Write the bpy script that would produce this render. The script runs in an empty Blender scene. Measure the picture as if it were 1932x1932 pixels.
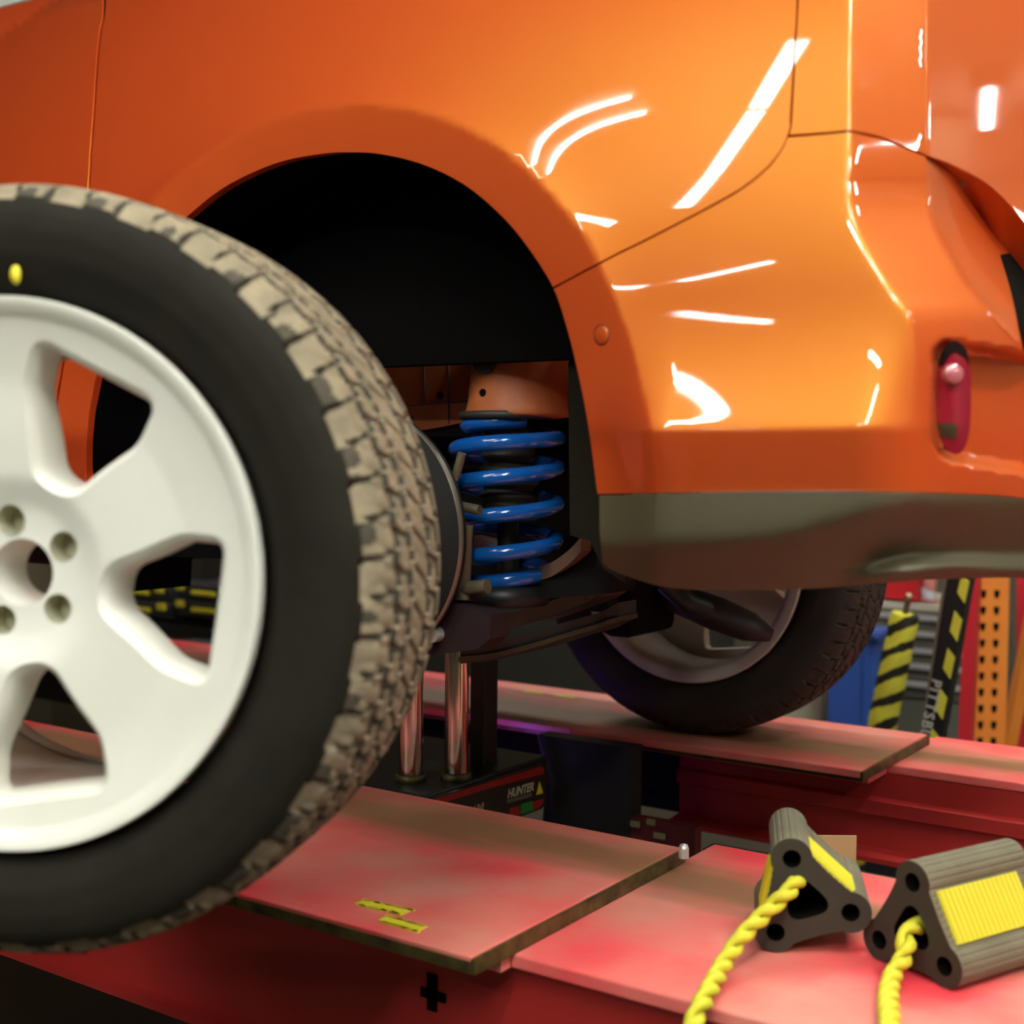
import bpy, math, random
import numpy as np
from mathutils import Vector, Matrix, geometry
random.seed(4); rng = np.random.default_rng(4)
S = bpy.context.scene; COL = S.collection
PI = math.pi

# ------------------------------------------------------------------ camera
FP = 2485.0; V0 = 865.0
yaw = math.radians(34.5); pit = math.atan((966 - V0) / FP); rol = math.radians(.5)
CAM = np.array([0, 0, 1.5])
Fw = np.array([-math.sin(yaw) * math.cos(pit), math.cos(yaw) * math.cos(pit), -math.sin(pit)])
R0 = np.array([math.cos(yaw), math.sin(yaw), 0]); U0 = np.cross(R0, Fw)
Rt = R0 * math.cos(rol) + U0 * math.sin(rol); Up = U0 * math.cos(rol) - R0 * math.sin(rol)
cd = bpy.data.cameras.new('camera'); co = bpy.data.objects.new('camera', cd); COL.objects.link(co)
M = Matrix((list(Rt) + [0], list(Up) + [0], list(-Fw) + [0], [0, 0, 0, 1])).transposed()
M.translation = CAM; co.matrix_world = M
cd.sensor_width = 36; cd.lens = FP / 1932 * 36; cd.clip_start = .05
cd.dof.use_dof = True; cd.dof.focus_distance = 2.15; cd.dof.aperture_fstop = 3.1
S.camera = co

def rays(u, v):
    u = np.asarray(u, float); v = np.asarray(v, float)
    return Fw + Rt * ((u - 966) / FP)[..., None] + Up * ((966 - v) / FP)[..., None]
def PY(u, v, Y):
    d = rays(u, v); Y = np.asarray(Y, float); return CAM + d * (Y / d[..., 1])[..., None]
def PX(u, v, X):
    d = rays(u, v); return CAM + d * (X / d[..., 0])[..., None]
def PZ(u, v, Z):
    d = rays(u, v); return CAM + d * ((Z - 1.5) / d[..., 2])[..., None]

# ------------------------------------------------------------------ materials
def mat(name, col, rough=.5, metal=0., coat=0., noise=0., nscale=8., col2=None, emit=None, estr=0., bump=0., bscale=60., coat_rough=.03, spec=.5, trans=0., stretch=None):
    m = bpy.data.materials.new(name); m.use_nodes = True
    nt = m.node_tree; b = nt.nodes['Principled BSDF']
    b.inputs['Base Color'].default_value = (*col, 1); b.inputs['Roughness'].default_value = rough
    b.inputs['Metallic'].default_value = metal; b.inputs['Coat Weight'].default_value = coat
    b.inputs['Coat Roughness'].default_value = coat_rough; b.inputs['Specular IOR Level'].default_value = spec
    b.inputs['Transmission Weight'].default_value = trans
    if emit: b.inputs['Emission Color'].default_value = (*emit, 1); b.inputs['Emission Strength'].default_value = estr
    if noise or bump:
        tc = nt.nodes.new('ShaderNodeTexCoord'); mp = nt.nodes.new('ShaderNodeMapping')
        if stretch: mp.inputs['Scale'].default_value = stretch
        nt.links.new(tc.outputs['Object'], mp.inputs[0])
    if noise:
        n = nt.nodes.new('ShaderNodeTexNoise'); n.inputs['Scale'].default_value = nscale; n.inputs['Detail'].default_value = 6
        r = nt.nodes.new('ShaderNodeValToRGB'); r.color_ramp.elements[0].position = .5 - noise / 2; r.color_ramp.elements[1].position = .5 + noise / 2
        r.color_ramp.elements[0].color = (*col, 1); r.color_ramp.elements[1].color = (*(col2 or [min(1, c * 1.5) for c in col]), 1)
        nt.links.new(mp.outputs[0], n.inputs['Vector']); nt.links.new(n.outputs[0], r.inputs[0]); nt.links.new(r.outputs[0], b.inputs['Base Color'])
    if bump:
        n2 = nt.nodes.new('ShaderNodeTexNoise'); n2.inputs['Scale'].default_value = bscale; n2.inputs['Detail'].default_value = 4
        bp = nt.nodes.new('ShaderNodeBump'); bp.inputs['Strength'].default_value = bump; bp.inputs['Distance'].default_value = .004
        nt.links.new(mp.outputs[0], n2.inputs['Vector']); nt.links.new(n2.outputs[0], bp.inputs['Height']); nt.links.new(bp.outputs[0], b.inputs['Normal'])
    return m

def paint_mat():
    m = bpy.data.materials.new('orange_flake_paint'); m.use_nodes = True; nt = m.node_tree
    b = nt.nodes['Principled BSDF']; out = nt.nodes['Material Output']
    b.inputs['Base Color'].default_value = (.60, .036, .010, 1); b.inputs['Roughness'].default_value = .5
    b.inputs['Coat Weight'].default_value = 1; b.inputs['Coat Roughness'].default_value = .03; b.inputs['Coat IOR'].default_value = 1.5
    b.inputs['Specular IOR Level'].default_value = .1
    k = nt.nodes.new('ShaderNodeBsdfPrincipled')
    k.inputs['Base Color'].default_value = (.80, .53, .06, 1); k.inputs['Metallic'].default_value = 1; k.inputs['Roughness'].default_value = .5
    k.inputs['Coat Weight'].default_value = 1; k.inputs['Coat Roughness'].default_value = .03; k.inputs['Coat IOR'].default_value = 1.5
    mx = nt.nodes.new('ShaderNodeMixShader'); mx.inputs[0].default_value = .27
    nt.links.new(b.outputs[0], mx.inputs[1]); nt.links.new(k.outputs[0], mx.inputs[2]); nt.links.new(mx.outputs[0], out.inputs[0])
    return m
PAINT = paint_mat()
BODYRED = mat('orange_primer', (.50, .13, .03), .55, noise=.5, nscale=25, col2=(.36, .09, .03))
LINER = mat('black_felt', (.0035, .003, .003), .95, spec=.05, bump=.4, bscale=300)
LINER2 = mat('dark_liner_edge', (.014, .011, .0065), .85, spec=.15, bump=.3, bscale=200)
CLAD = mat('grey_plastic', (.072, .058, .028), .46, bump=.25, bscale=500, noise=.6, nscale=5, col2=(.085, .07, .036))
BLACK = mat('black_metal', (.012, .012, .013), .45)
BLACKS = mat('black_satin', (.02, .02, .022), .3)
GAPM = mat('gap_rubber', (.010, .005, .004), .85, spec=.06)
BLUE = mat('blue_powder_coat', (.006, .10, .42), .16, coat=.6, coat_rough=.08, bump=.05, bscale=150)
RUBBER = mat('rubber', (.008, .0065, .0035), .75, noise=.5, nscale=14, col2=(.015, .012, .007), bump=.2, bscale=120, spec=.18)
DUST = mat('dusty_tread', (.36, .285, .18), .9, noise=.8, nscale=30, col2=(.11, .09, .058), bump=.5, bscale=90)
FARRUB = mat('dark_tyre_rubber', (.02, .016, .012), .7, noise=.5, nscale=12, col2=(.04, .026, .018))
FARTREAD = mat('brown_tread', (.055, .032, .02), .8, noise=.6, nscale=30, col2=(.03, .02, .014))
SILVER = mat('cream_silver_rim', (.72, .695, .60), .38, metal=.0, coat=.4, coat_rough=.15, noise=.25, nscale=5, col2=(.76, .74, .66))
RIMIN = mat('aluminium_inner', (.72, .66, .58), .38, metal=.25)
LUG = mat('lug_seat', (.50, .48, .34), .5, metal=.3)
REDTOP = mat('red_deck_paint', (.86, .062, .075), .4, noise=.5, nscale=5, col2=(.66, .25, .18), bump=.15, bscale=70)
def track_mat(name, yc, hw):
    m = mat(name, (.86, .058, .075), .42, noise=.38, nscale=5, col2=(.76, .26, .20), bump=.15, bscale=70); nt = m.node_tree; b = nt.nodes['Principled BSDF']
    tc = nt.nodes.new('ShaderNodeTexCoord'); sp_ = nt.nodes.new('ShaderNodeSeparateXYZ'); nt.links.new(tc.outputs['Object'], sp_.inputs[0])
    n = nt.nodes.new('ShaderNodeTexNoise'); n.inputs['Scale'].default_value = 7; n.inputs['Detail'].default_value = 5
    mp = nt.nodes.new('ShaderNodeMapping'); mp.inputs['Scale'].default_value = (.5, 2, 1); nt.links.new(tc.outputs['Object'], mp.inputs[0]); nt.links.new(mp.outputs[0], n.inputs['Vector'])
    def mth(op, a, c):
        x = nt.nodes.new('ShaderNodeMath'); x.operation = op
        for i, q_ in enumerate((a, c)):
            if isinstance(q_, (int, float)): x.inputs[i].default_value = q_
            elif q_ is not None: nt.links.new(q_, x.inputs[i])
        return x.outputs[0]
    d = mth('ABSOLUTE', mth('SUBTRACT', sp_.outputs[1], yc), None); d = mth('SUBTRACT', hw, d); d = mth('ADD', mth('MULTIPLY', d, 1 / (hw * .9)), mth('MULTIPLY', mth('SUBTRACT', n.outputs[0], .5), 1.3))
    r = nt.nodes.new('ShaderNodeValToRGB'); r.color_ramp.elements[0].position = .05; r.color_ramp.elements[1].position = .8; nt.links.new(d, r.inputs[0])
    mx = nt.nodes.new('ShaderNodeMix'); mx.data_type = 'RGBA'; nt.links.new(r.outputs[0], mx.inputs[0])
    old = b.inputs['Base Color'].links[0].from_socket; nt.links.new(old, mx.inputs[6]); mx.inputs[7].default_value = (.30, .13, .065, 1); nt.links.new(mx.outputs[2], b.inputs['Base Color']); return m
REDWORN = mat('worn_red_deck', (.48, .12, .075), .3, noise=.6, nscale=6, col2=(.25, .12, .06), stretch=(.5, 3, 1), bump=.12, bscale=60)
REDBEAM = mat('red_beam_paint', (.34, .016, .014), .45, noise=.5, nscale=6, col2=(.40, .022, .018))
EDGE = mat('worn_steel_and_shadow_line', (.16, .12, .03), .45, metal=.4, noise=.5, nscale=40, col2=(.02, .018, .01))
YEL = mat('yellow_paint', (.85, .70, .04), .5)
YELR = mat('yellow_rubber', (.62, .54, .015), .55)
ROPE = mat('yellow_rope', (.66, .60, .03), .7, bump=.4, bscale=400)
CHROME = mat('chrome_rod', (.75, .70, .62), .14, metal=1, noise=.3, nscale=3, col2=(.6, .55, .48), stretch=(1, 1, .1))
CHOCK = mat('chock_rubber_lit', (.12, .10, .06), .75, noise=.5, nscale=18, col2=(.17, .145, .09), bump=.3, bscale=80)  # lit tone of the rubber, for tops and sides
CHOCKF = mat('chock_rubber_shaded', (.024, .019, .010), .75, noise=.5, nscale=20, col2=(.038, .031, .018))  # same rubber as a shaded copy for the front end
HOLE = mat('hole_black', (.005, .004, .003), .95, spec=.03)
REDLENS = mat('red_lens', (.26, .006, .022), .08, coat=1)
WHITEP = mat('white_print', (.78, .78, .74), .5)
GREEN = mat('green_switch', (.02, .30, .05), .4)
ORACK = mat('orange_rack_paint', (.72, .20, .025), .45, noise=.4, nscale=6, col2=(.78, .25, .035))
REDPOST = mat('red_post_paint', (.55, .02, .035), .4)
BLUEBIN = mat('blue_bin_plastic', (.03, .085, .36), .5)
YELT = mat('yellow_vinyl', (.72, .66, .07), .45, noise=.5, nscale=9, col2=(.58, .53, .05))
GREYC = mat('grey_cart', (.14, .14, .11), .5)
ALU = mat('aluminium_handle', (.72, .70, .66), .3, metal=.5)
BEIGE = mat('beige_steel', (.42, .38, .28), .5)
REDBOX = mat('red_toolbox', (.60, .02, .025), .4)
WALLM = mat('wall_plaster', (.27, .21, .13), .8, noise=.6, nscale=2, col2=(.22, .17, .10))
WALLD = mat('wall_dark_lower', (.09, .075, .05), .8)
FLOORM = mat('brown_concrete', (.05, .036, .02), .55, noise=.6, nscale=3, col2=(.035, .025, .015))
CEILM = mat('ceiling_white', (.14, .12, .08), .8)
TUBE = mat('lit_tube', (1, 1, 1), .5, emit=(.96, 1.0, .93), estr=100)
TUBED = mat('lit_tube_dimmer', (1, 1, 1), .5, emit=(.96, 1.0, .95), estr=54)  # weaker emission to hold down the glow on the paint
FIXT = mat('fixture_grey', (.16, .16, .15), .5)
RUST = mat('rusty_brown', (.09, .045, .03), .6, noise=.5, nscale=30, col2=(.05, .025, .02))
ROTOR = mat('rotor_dark', (.010, .008, .006), .7, spec=.3)
ROTORE = mat('rotor_edge', (.22, .19, .15), .4, metal=.6)
UNDER = mat('underbody_black', (.005, .0045, .0045), .8, spec=.2)
MUFF = mat('muffler_steel', (.06, .05, .05), .5, metal=.5)
BOOT = mat('boot_rubber', (.03, .025, .016), .55)
LINK = mat('grey_link', (.16, .13, .08), .5, metal=.3)
CASE = mat('case_black', (.025, .024, .028), .5)
CASEL = mat('case_edge', (.09, .08, .09), .5)
OLIVE = mat('olive_shelf', (.10, .085, .045), .6)
GLASS = mat('pale_reflection_glass', (.75, .75, .68), .1, coat=1)  # bright reflection put into the opaque pale base colour
CARD = mat('cardboard', (.50, .40, .19), .7)
PINK = mat('can_pink', (.65, .22, .20), .4); CANW = mat('can_white', (.6, .65, .72), .35)

# ------------------------------------------------------------------ helpers
def link(o, parent=None):
    COL.objects.link(o)
    if parent is not None:
        o.parent = parent
        o.matrix_parent_inverse = Matrix.Translation(-ROOT[parent.name]) if parent.name in ROOT else Matrix()
    return o
ROOT = {}
def thing(name, loc, label, cat, group=None):
    o = bpy.data.objects.new(name, None); COL.objects.link(o); o.location = loc; o.empty_display_size = .1
    ROOT[o.name] = Vector(loc); tag(o, label, cat, group); return o
def tag(o, label, cat, group=None):
    o['label'] = label; o['category'] = cat
    if group: o['group'] = group
    return o
def struct(o): o['kind'] = 'structure'; return o

class MB:
    """collects vertices and faces for one mesh"""
    def __init__(s): s.v = []; s.f = []; s.m = []; s.sm = []
    def add(s, V, F, mi=0, smooth=True):
        b = len(s.v); s.v.extend([tuple(map(float, p)) for p in V]); s.f.extend([tuple(b + int(i) for i in f) for f in F])
        s.m.extend([mi] * len(F)); s.sm.extend([smooth] * len(F)); return s
    def box(s, c, d, ax=None, mi=0, bev=0.0):
        """box with centre c, full size d, optional 3x3 axes (rows)"""
        bm = __import__('bmesh').new(); __import__('bmesh').ops.create_cube(bm, size=1)
        for v in bm.verts: v.co = Vector((v.co.x * d[0], v.co.y * d[1], v.co.z * d[2]))
        if bev: __import__('bmesh').ops.bevel(bm, geom=list(bm.edges), offset=bev, segments=2, profile=.5, affect='EDGES')
        A = np.array(ax) if ax is not None else np.eye(3)
        bm.verts.index_update()
        s.add([np.array(c) + np.array(v.co) @ A for v in bm.verts], [[v.index for v in f.verts] for f in bm.faces], mi, False); bm.free(); return s
    def tube(s, P, r, seg=14, mi=0, caps=True, smooth=True):
        P = [np.array(p, float) for p in P]; n = len(P); rr = r if hasattr(r, '__len__') else [r] * n
        T = [(P[min(i + 1, n - 1)] - P[max(i - 1, 0)]) for i in range(n)]; T = [t / (np.linalg.norm(t) + 1e-12) for t in T]
        a = np.array([0, 0, 1.]) if abs(T[0][2]) < .9 else np.array([1., 0, 0])
        x = np.cross(T[0], a); x /= np.linalg.norm(x); V = []
        for i in range(n):
            x = x - T[i] * (x @ T[i]); x /= np.linalg.norm(x); y = np.cross(T[i], x)
            for k in range(seg):
                t = 2 * PI * k / seg; V.append(P[i] + rr[i] * (math.cos(t) * x + math.sin(t) * y))
        F = [(i * seg + k, i * seg + (k + 1) % seg, (i + 1) * seg + (k + 1) % seg, (i + 1) * seg + k) for i in range(n - 1) for k in range(seg)]
        s.add(V, F, mi, smooth)
        if caps:
            s.add(V[:seg], [list(range(seg))[::-1]], mi, False); s.add(V[-seg:], [list(range(seg))], mi, False)
        return s
    def lathe(s, prof, c=(0, 0, 0), ax=None, seg=64, mi=0, a0=0., a1=2 * PI, smooth=True):
        """prof [(r, h)] around axis row 2 of ax"""
        A = np.array(ax) if ax is not None else np.eye(3); full = abs(a1 - a0 - 2 * PI) < 1e-6
        na = seg if full else seg + 1; V = []
        for j in range(na):
            t = a0 + (a1 - a0) * j / seg
            for r, h in prof: V.append(np.array(c) + r * math.cos(t) * A[0] + r * math.sin(t) * A[1] + h * A[2])
        n = len(prof); F = []
        for j in range(seg):
            k = (j + 1) % na
            for i in range(n - 1): F.append((j * n + i, k * n + i, k * n + i + 1, j * n + i + 1))
        return s.add(V, F, mi, smooth)
    def prism(s, poly, e, mi=0, smooth_sides=False):
        """poly: 3D loop, e: extrusion vector"""
        P = [np.array(p, float) for p in poly]; n = len(P); e = np.array(e, float)
        V = P + [p + e for p in P]
        c = geometry.tessellate_polygon([[Vector(p) for p in P]])
        s.add(V, [tuple(t) for t in c] + [tuple(i + n for i in t[::-1]) for t in c], mi, False)
        s.add(V, [(i, (i + 1) % n, n + (i + 1) % n, n + i) for i in range(n)], mi, smooth_sides); return s
    def build(s, name, mats, parent=None):
        me = bpy.data.meshes.new(name); me.from_pydata(s.v, [], s.f)
        for m in (mats if isinstance(mats, (list, tuple)) else [mats]): me.materials.append(m)
        me.polygons.foreach_set('material_index', s.m); me.polygons.foreach_set('use_smooth', s.sm)
        me.update(); bm = __import__('bmesh').new(); bm.from_mesh(me); __import__('bmesh').ops.recalc_face_normals(bm, faces=bm.faces); bm.to_mesh(me); bm.free()
        o = bpy.data.objects.new(name, me); return link(o, parent)

def rect(c, ex, ey): c = np.array(c); return [c - ex - ey, c + ex - ey, c + ex + ey, c - ex + ey]
def smooth(P, step=8., closed=False):
    """Catmull-Rom through points, resampled"""
    P = np.array(P, float); n = len(P); out = []
    seg = n if closed else n - 1
    for i in range(seg):
        p1, p2 = P[i], P[(i + 1) % n]
        p0 = P[(i - 1) % n] if (closed or i > 0) else 2 * p1 - p2
        p3 = P[(i + 2) % n] if (closed or i + 2 < n) else 2 * p2 - p1
        k = max(1, int(np.linalg.norm(p2 - p1) / step))
        for j in range(k):
            t = j / k
            out.append(.5 * (2 * p1 + (p2 - p0) * t + (2 * p0 - 5 * p1 + 4 * p2 - p3) * t * t + (3 * p1 - p0 - 3 * p2 + p3) * t ** 3))
    if not closed: out.append(P[-1])
    return np.array(out)
def lin(P, step=8.): # straight resample
    P = np.array(P, float); out = []
    for a, b in zip(P[:-1], P[1:]):
        k = max(1, int(np.linalg.norm(b - a) / step)); out += [a + (b - a) * j / k for j in range(k)]
    return np.array(out + [P[-1]])
def inside(poly, pts):
    x, y = pts[:, 0], pts[:, 1]; r = np.zeros(len(pts), bool); n = len(poly)
    for i in range(n):
        x1, y1 = poly[i]; x2, y2 = poly[(i + 1) % n]
        c = ((y1 > y) != (y2 > y)); 
        if abs(y2 - y1) > 1e-12: r ^= c & (x < (x2 - x1) * (y - y1) / (y2 - y1) + x1)
    return r
def segdist(poly, pts, closed=True):
    A = np.array(poly); B = np.roll(A, -1, 0) if closed else A[1:]
    A = A if closed else A[:-1]; d = np.full(len(pts), 1e9)
    for a, b in zip(A, B):
        ab = b - a; t = np.clip(((pts - a) @ ab) / (ab @ ab + 1e-12), 0, 1)
        d = np.minimum(d, np.linalg.norm(pts - a - t[:, None] * ab, axis=1))
    return d

# ------------------------------------------------------------------ car body as one continuous skin
OPEN = smooth([(158, 1120), (158, 985), (160, 900), (164, 800), (172, 750), (183, 701), (206, 630), (240, 550), (290, 470), (360, 402), (430, 349), (520, 308), (600, 291), (660, 287), (720, 291), (800, 311), (880, 351), (950, 411), (1000, 472), (1044, 543), (1070, 620), (1090, 700), (1106, 780), (1118, 860), (1127, 932)])
FLARE = smooth([(60, 1000), (75, 850), (100, 700), (150, 580), (220, 460), (300, 368), (340, 330), (420, 272), (500, 233), (580, 208), (660, 197), (700, 197), (760, 202), (830, 220), (900, 252), (960, 290), (1010, 335), (1060, 390), (1100, 442), (1135, 510), (1168, 585), (1192, 655), (1208, 725), (1226, 805), (1236, 935)])
ARC = np.array([-1.30, 1.42])
def polar(px):
    P = PY(px[:, 0], px[:, 1], 1.36); d = P[:, [0, 2]] - ARC
    th = np.arctan2(d[:, 1], d[:, 0]); th = np.where(th < -PI / 2, th + 2 * PI, th); o = np.argsort(th)
    return th[o], np.hypot(d[:, 0], d[:, 1])[o]
FT, FR = polar(FLARE)
def sramp(t, w): return .5 * (t + np.sqrt(t * t + w * w))
def sstep(a, b, x): t = np.clip((x - a) / (b - a), 0, 1); return t * t * (3 - 2 * t)
def Ys(X, Z):
    z = Z - 1.5
    y = 1.385 + .42 * np.clip(z - .16, 0, 9) ** 2 + .10 * np.where(X > -1.0, np.clip(X + 1.0, 0, 1) ** 2, np.sqrt(1 + 2 * np.clip(X + 1.0, -4, 0) ** 2) - 1)
    d = np.stack([X, Z], -1) - ARC; th = np.arctan2(d[..., 1], d[..., 0]); th = np.where(th < -PI / 2, th + 2 * PI, th)
    r = np.hypot(d[..., 0], d[..., 1]); s = r - np.interp(th, FT, FR)
    HF = .009 * (.40 + .60 * sstep(.40, .85, th)); fa, fb = HF * np.exp(-np.clip(s, -.05, 9) / .045), HF + .28 * np.clip(s, -.12, .2)
    out = .5 * (fa + fb - np.sqrt((fa - fb) ** 2 + .0005 ** 2))
    fade = sstep(-.12, .05, z)
    y = y - out * (.35 + .65 * fade)
    # bulge swelling outward to the lower bumper crease, then a tuck under it
    bx = sstep(-.84, -.72, X) * (1 - sstep(-.50, -.42, X))
    t = np.clip((.19 - z) / .155, 0, 1.0)
    y = y - bx * .030 * t * t * (z > .0) * 1.0 - bx * .030 * (z <= .0) 
    y = y + .30 * sramp(.037 - z, .008) * (1 - sstep(.2, .3, z))
    return y
CR_V = np.array([-300, 258, 350, 400, 450, 500, 550, 590, 640, 700, 800, 930, 1100]); CR_U = np.array([1606, 1604, 1602, 1608, 1626, 1653, 1684, 1711, 1722, 1727, 1730, 1745, 1760])
CRS = smooth(np.stack([CR_U, CR_V], 1), 6)
def uc(v): return np.interp(v, CRS[:, 1], CRS[:, 0])
def Yside(u, v):
    d = rays(u, v); Y = np.full(np.shape(u), 1.38)
    for _ in range(10):
        P = CAM + d * (Y / d[..., 1])[..., None]; Y = np.clip(.5 * Y + .5 * Ys(P[..., 0], P[..., 2]), 1.2, 1.75)
    return Y
def pocket(u, v):
    vs = v - .17 * (u - 1800) - 757; us = u - 1900
    qx = np.abs(us) - (142 - 42); qy = np.abs(vs) - (116 - 42)
    sd = np.hypot(np.maximum(qx, 0), np.maximum(qy, 0)) + np.minimum(np.maximum(qx, qy), 0) - 42
    return .075 * sstep(0, 1, np.clip((4 - sd) / 26, 0, 1))
def Yrear(u, v):
    w = 5 + 30 * sstep(560, 900, v)
    return .00085 * sramp(u - uc(v), w) + .00045 * sramp(u - 1840, 60)
def Ybump(u, v): return Yside(u, v) + Yrear(u, v) + pocket(u, v)
def Yup(u, v): return Yside(u, v) + .00085 * sramp(u - uc(v), 2.5) + .0006 * sramp(u - 1749, 5)
CL_U = [1000, 1130, 1350, 1450, 1510, 1560, 1650, 1720, 1932, 2200]; CL_V = [1030, 1029, 1023, 1015, 1003, 988, 964, 950, 946, 946]
LP_U = [1000, 1480, 1560, 1640, 1700, 1800, 1932, 2200]; LP_V = [1130, 1115, 1085, 1062, 1050, 1043, 1048, 1056]
def Yclad(u, v):
    vc = np.interp(u, CL_U, CL_V); vl = np.interp(u, LP_U, LP_V)
    y = Yside(u, np.full(np.shape(u), 931.)) - .012 + Yrear(u, np.full(np.shape(u), 931.))
    y = y + .00085 * sramp(v - vc, 14)
    y = y - .0026 * (sramp(v - vl, 6) - sramp(v - vl - 26, 8)) * sstep(1560, 1720, u)
    return y + .002 * sramp(v - vl - 34, 10) * sstep(1500, 1700, u)
for _ in range(3):   # settle the flare line on the real skin
    yy = Yside(FLARE[:, 0], FLARE[:, 1]); P_ = PY(FLARE[:, 0], FLARE[:, 1], yy); d_ = P_[:, [0, 2]] - ARC
    th_ = np.arctan2(d_[:, 1], d_[:, 0]); th_ = np.where(th_ < -PI / 2, th_ + 2 * PI, th_); o_ = np.argsort(th_); FT, FR = th_[o_], np.hypot(d_[:, 0], d_[:, 1])[o_]
def shift(fn, dy): return lambda u, v: fn(u, v) + dy

def panel(name, outline, fn, m, parent, creases=(), step=11., flange=.018, label=None):
    poly = np.array(outline); keep = np.ones(len(poly), bool)
    for i in range(len(poly)): keep[i] = np.linalg.norm(poly[i] - poly[i - 1]) > .5
    poly = poly[keep]; V = [Vector(p) for p in poly]; n = len(poly)
    E = [(i, (i + 1) % n) for i in range(n)]; allp = [poly]
    for c in creases:
        c = np.array(c); k = inside(poly, c) & (segdist(poly, c) > 3.); idx = np.where(k)[0]
        for i in idx: V.append(Vector(c[i]))
        b = len(V) - len(idx)
        for a in range(len(idx) - 1):
            if idx[a + 1] == idx[a] + 1: E.append((b + a, b + a + 1))
        if len(idx): allp.append(c[idx])
    lo, hi = poly.min(0), poly.max(0)
    gx = np.arange(lo[0], hi[0], step); gy = np.arange(lo[1], hi[1], step)
    G = np.stack(np.meshgrid(gx, gy), -1); G[1::2, :, 0] += step / 2; G = G.reshape(-1, 2)
    k = inside(poly, G); G = G[k]; k = segdist(poly, G) > step * .45
    for c in allp[1:]: k &= segdist(c, G, False) > step * .4 if len(c) > 1 else True
    G = G[k]; V += [Vector(g) for g in G]
    vo, eo, fo, *_ = geometry.delaunay_2d_cdt(V, E, [list(range(n))], 1, 1e-4)
    Q = np.array([(p.x, p.y) for p in vo])
    def pos(q): return PY(q[:, 0], q[:, 1], fn(q[:, 0], q[:, 1]))
    def nor(q):
        e = 1.0; a = pos(q + [e, 0]) - pos(q - [e, 0]); b = pos(q + [0, e]) - pos(q - [0, e])
        N = np.cross(a, b); N /= np.linalg.norm(N, axis=1)[:, None] + 1e-12
        s = np.sign(((CAM - pos(q)) * N).sum(1)); return N * s[:, None]
    W = pos(Q); N = nor(Q); F = [tuple(f) for f in fo]
    # orient faces
    F2 = []
    for f in F:
        fn_ = np.cross(W[f[1]] - W[f[0]], W[f[2]] - W[f[0]]); F2.append(f if fn_ @ N[f[0]] > 0 else f[::-1])
    # turned-in flange round the rim
    B = pos(poly); BN = nor(poly); T = np.roll(B, -1, 0) - np.roll(B, 1, 0); O = np.cross(T, BN); O /= np.linalg.norm(O, axis=1)[:, None] + 1e-9
    ctr = ((poly[:, 0] * np.roll(poly[:, 1], -1) - np.roll(poly[:, 0], -1) * poly[:, 1]).sum())
    tst = pos(poly[:1] + 0.0)[0]
    O = O * (1 if ctr < 0 else -1)
    o0 = len(W); W2 = np.concatenate([W, B, B - BN * .004, B - BN * flange]); 
    N2 = np.concatenate([N, (BN + O) / 1.414, O, O]); m_ = len(B)
    for r in range(2):
        for i in range(m_):
            a, b = o0 + r * m_ + i, o0 + r * m_ + (i + 1) % m_; q_ = (a, b, b + m_, a + m_); g_ = np.cross(W2[b] - W2[a], W2[a + m_] - W2[a]); F2.append(q_ if g_ @ O[i] > 0 else q_[::-1])
    me = bpy.data.meshes.new(name); me.from_pydata([tuple(p) for p in W2], [], F2); me.materials.append(m)
    me.polygons.foreach_set('use_smooth', [True] * len(me.polygons)); me.update()
    me.normals_split_custom_set_from_vertices([tuple(x) for x in N2])
    o = bpy.data.objects.new(name, me); link(o, parent)
    if label: o['label'] = label
    return o
def ribbon(name, line, fn, wpx, m, parent, dy=.02):
    L = np.array(line); T = np.gradient(L, axis=0); Nn = np.stack([-T[:, 1], T[:, 0]], 1); Nn /= np.linalg.norm(Nn, axis=1)[:, None]
    A = L + Nn * wpx / 2; Bq = L - Nn * wpx / 2; n = len(L)
    a = PY(A[:, 0], A[:, 1], fn(A[:, 0], A[:, 1]) + dy); b = PY(Bq[:, 0], Bq[:, 1], fn(Bq[:, 0], Bq[:, 1]) + dy)
    mb = MB(); e = np.array([0, .01, 0]); V = list(a) + list(b) + list(a + e) + list(b + e)
    F = []
    for i in range(n - 1):
        F += [(i, i + 1, n + i + 1, n + i), (2 * n + i, 3 * n + i, 3 * n + i + 1, 2 * n + i + 1), (i, 2 * n + i, 2 * n + i + 1, i + 1), (n + i, n + i + 1, 3 * n + i + 1, 3 * n + i)]
    mb.add(V, F, 0, True); return mb.build(name, m, parent)

CAR = thing('car', (-1.3, 2.1, .9), 'glossy orange car jacked up with its near rear wheel off', 'car')
GAPD = smooth([(202, -260), (197, 0), (190, 55), (184, 110), (178, 200), (172, 280), (167, 355), (155, 450), (139, 560), (121, 672), (106, 763), (95, 860), (92, 920), (90, 1000)])
GAPB = np.concatenate([smooth([(1044, 543), (1100, 513), (1165, 479), (1230, 447), (1290, 416), (1345, 387), (1400, 355), (1445, 319), (1472, 286), (1486, 256), (1491, 235)])])
GAPU = smooth([(1491, 235), (1496, 150), (1500, 80), (1504, 0), (1506, -260)])
GAPT = lin([(1487, 257), (1540, 253), (1604, 247), (1660, 259), (1746, 293)])
def off(L, dx, dy): return np.array(L) + [dx, dy]
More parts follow.
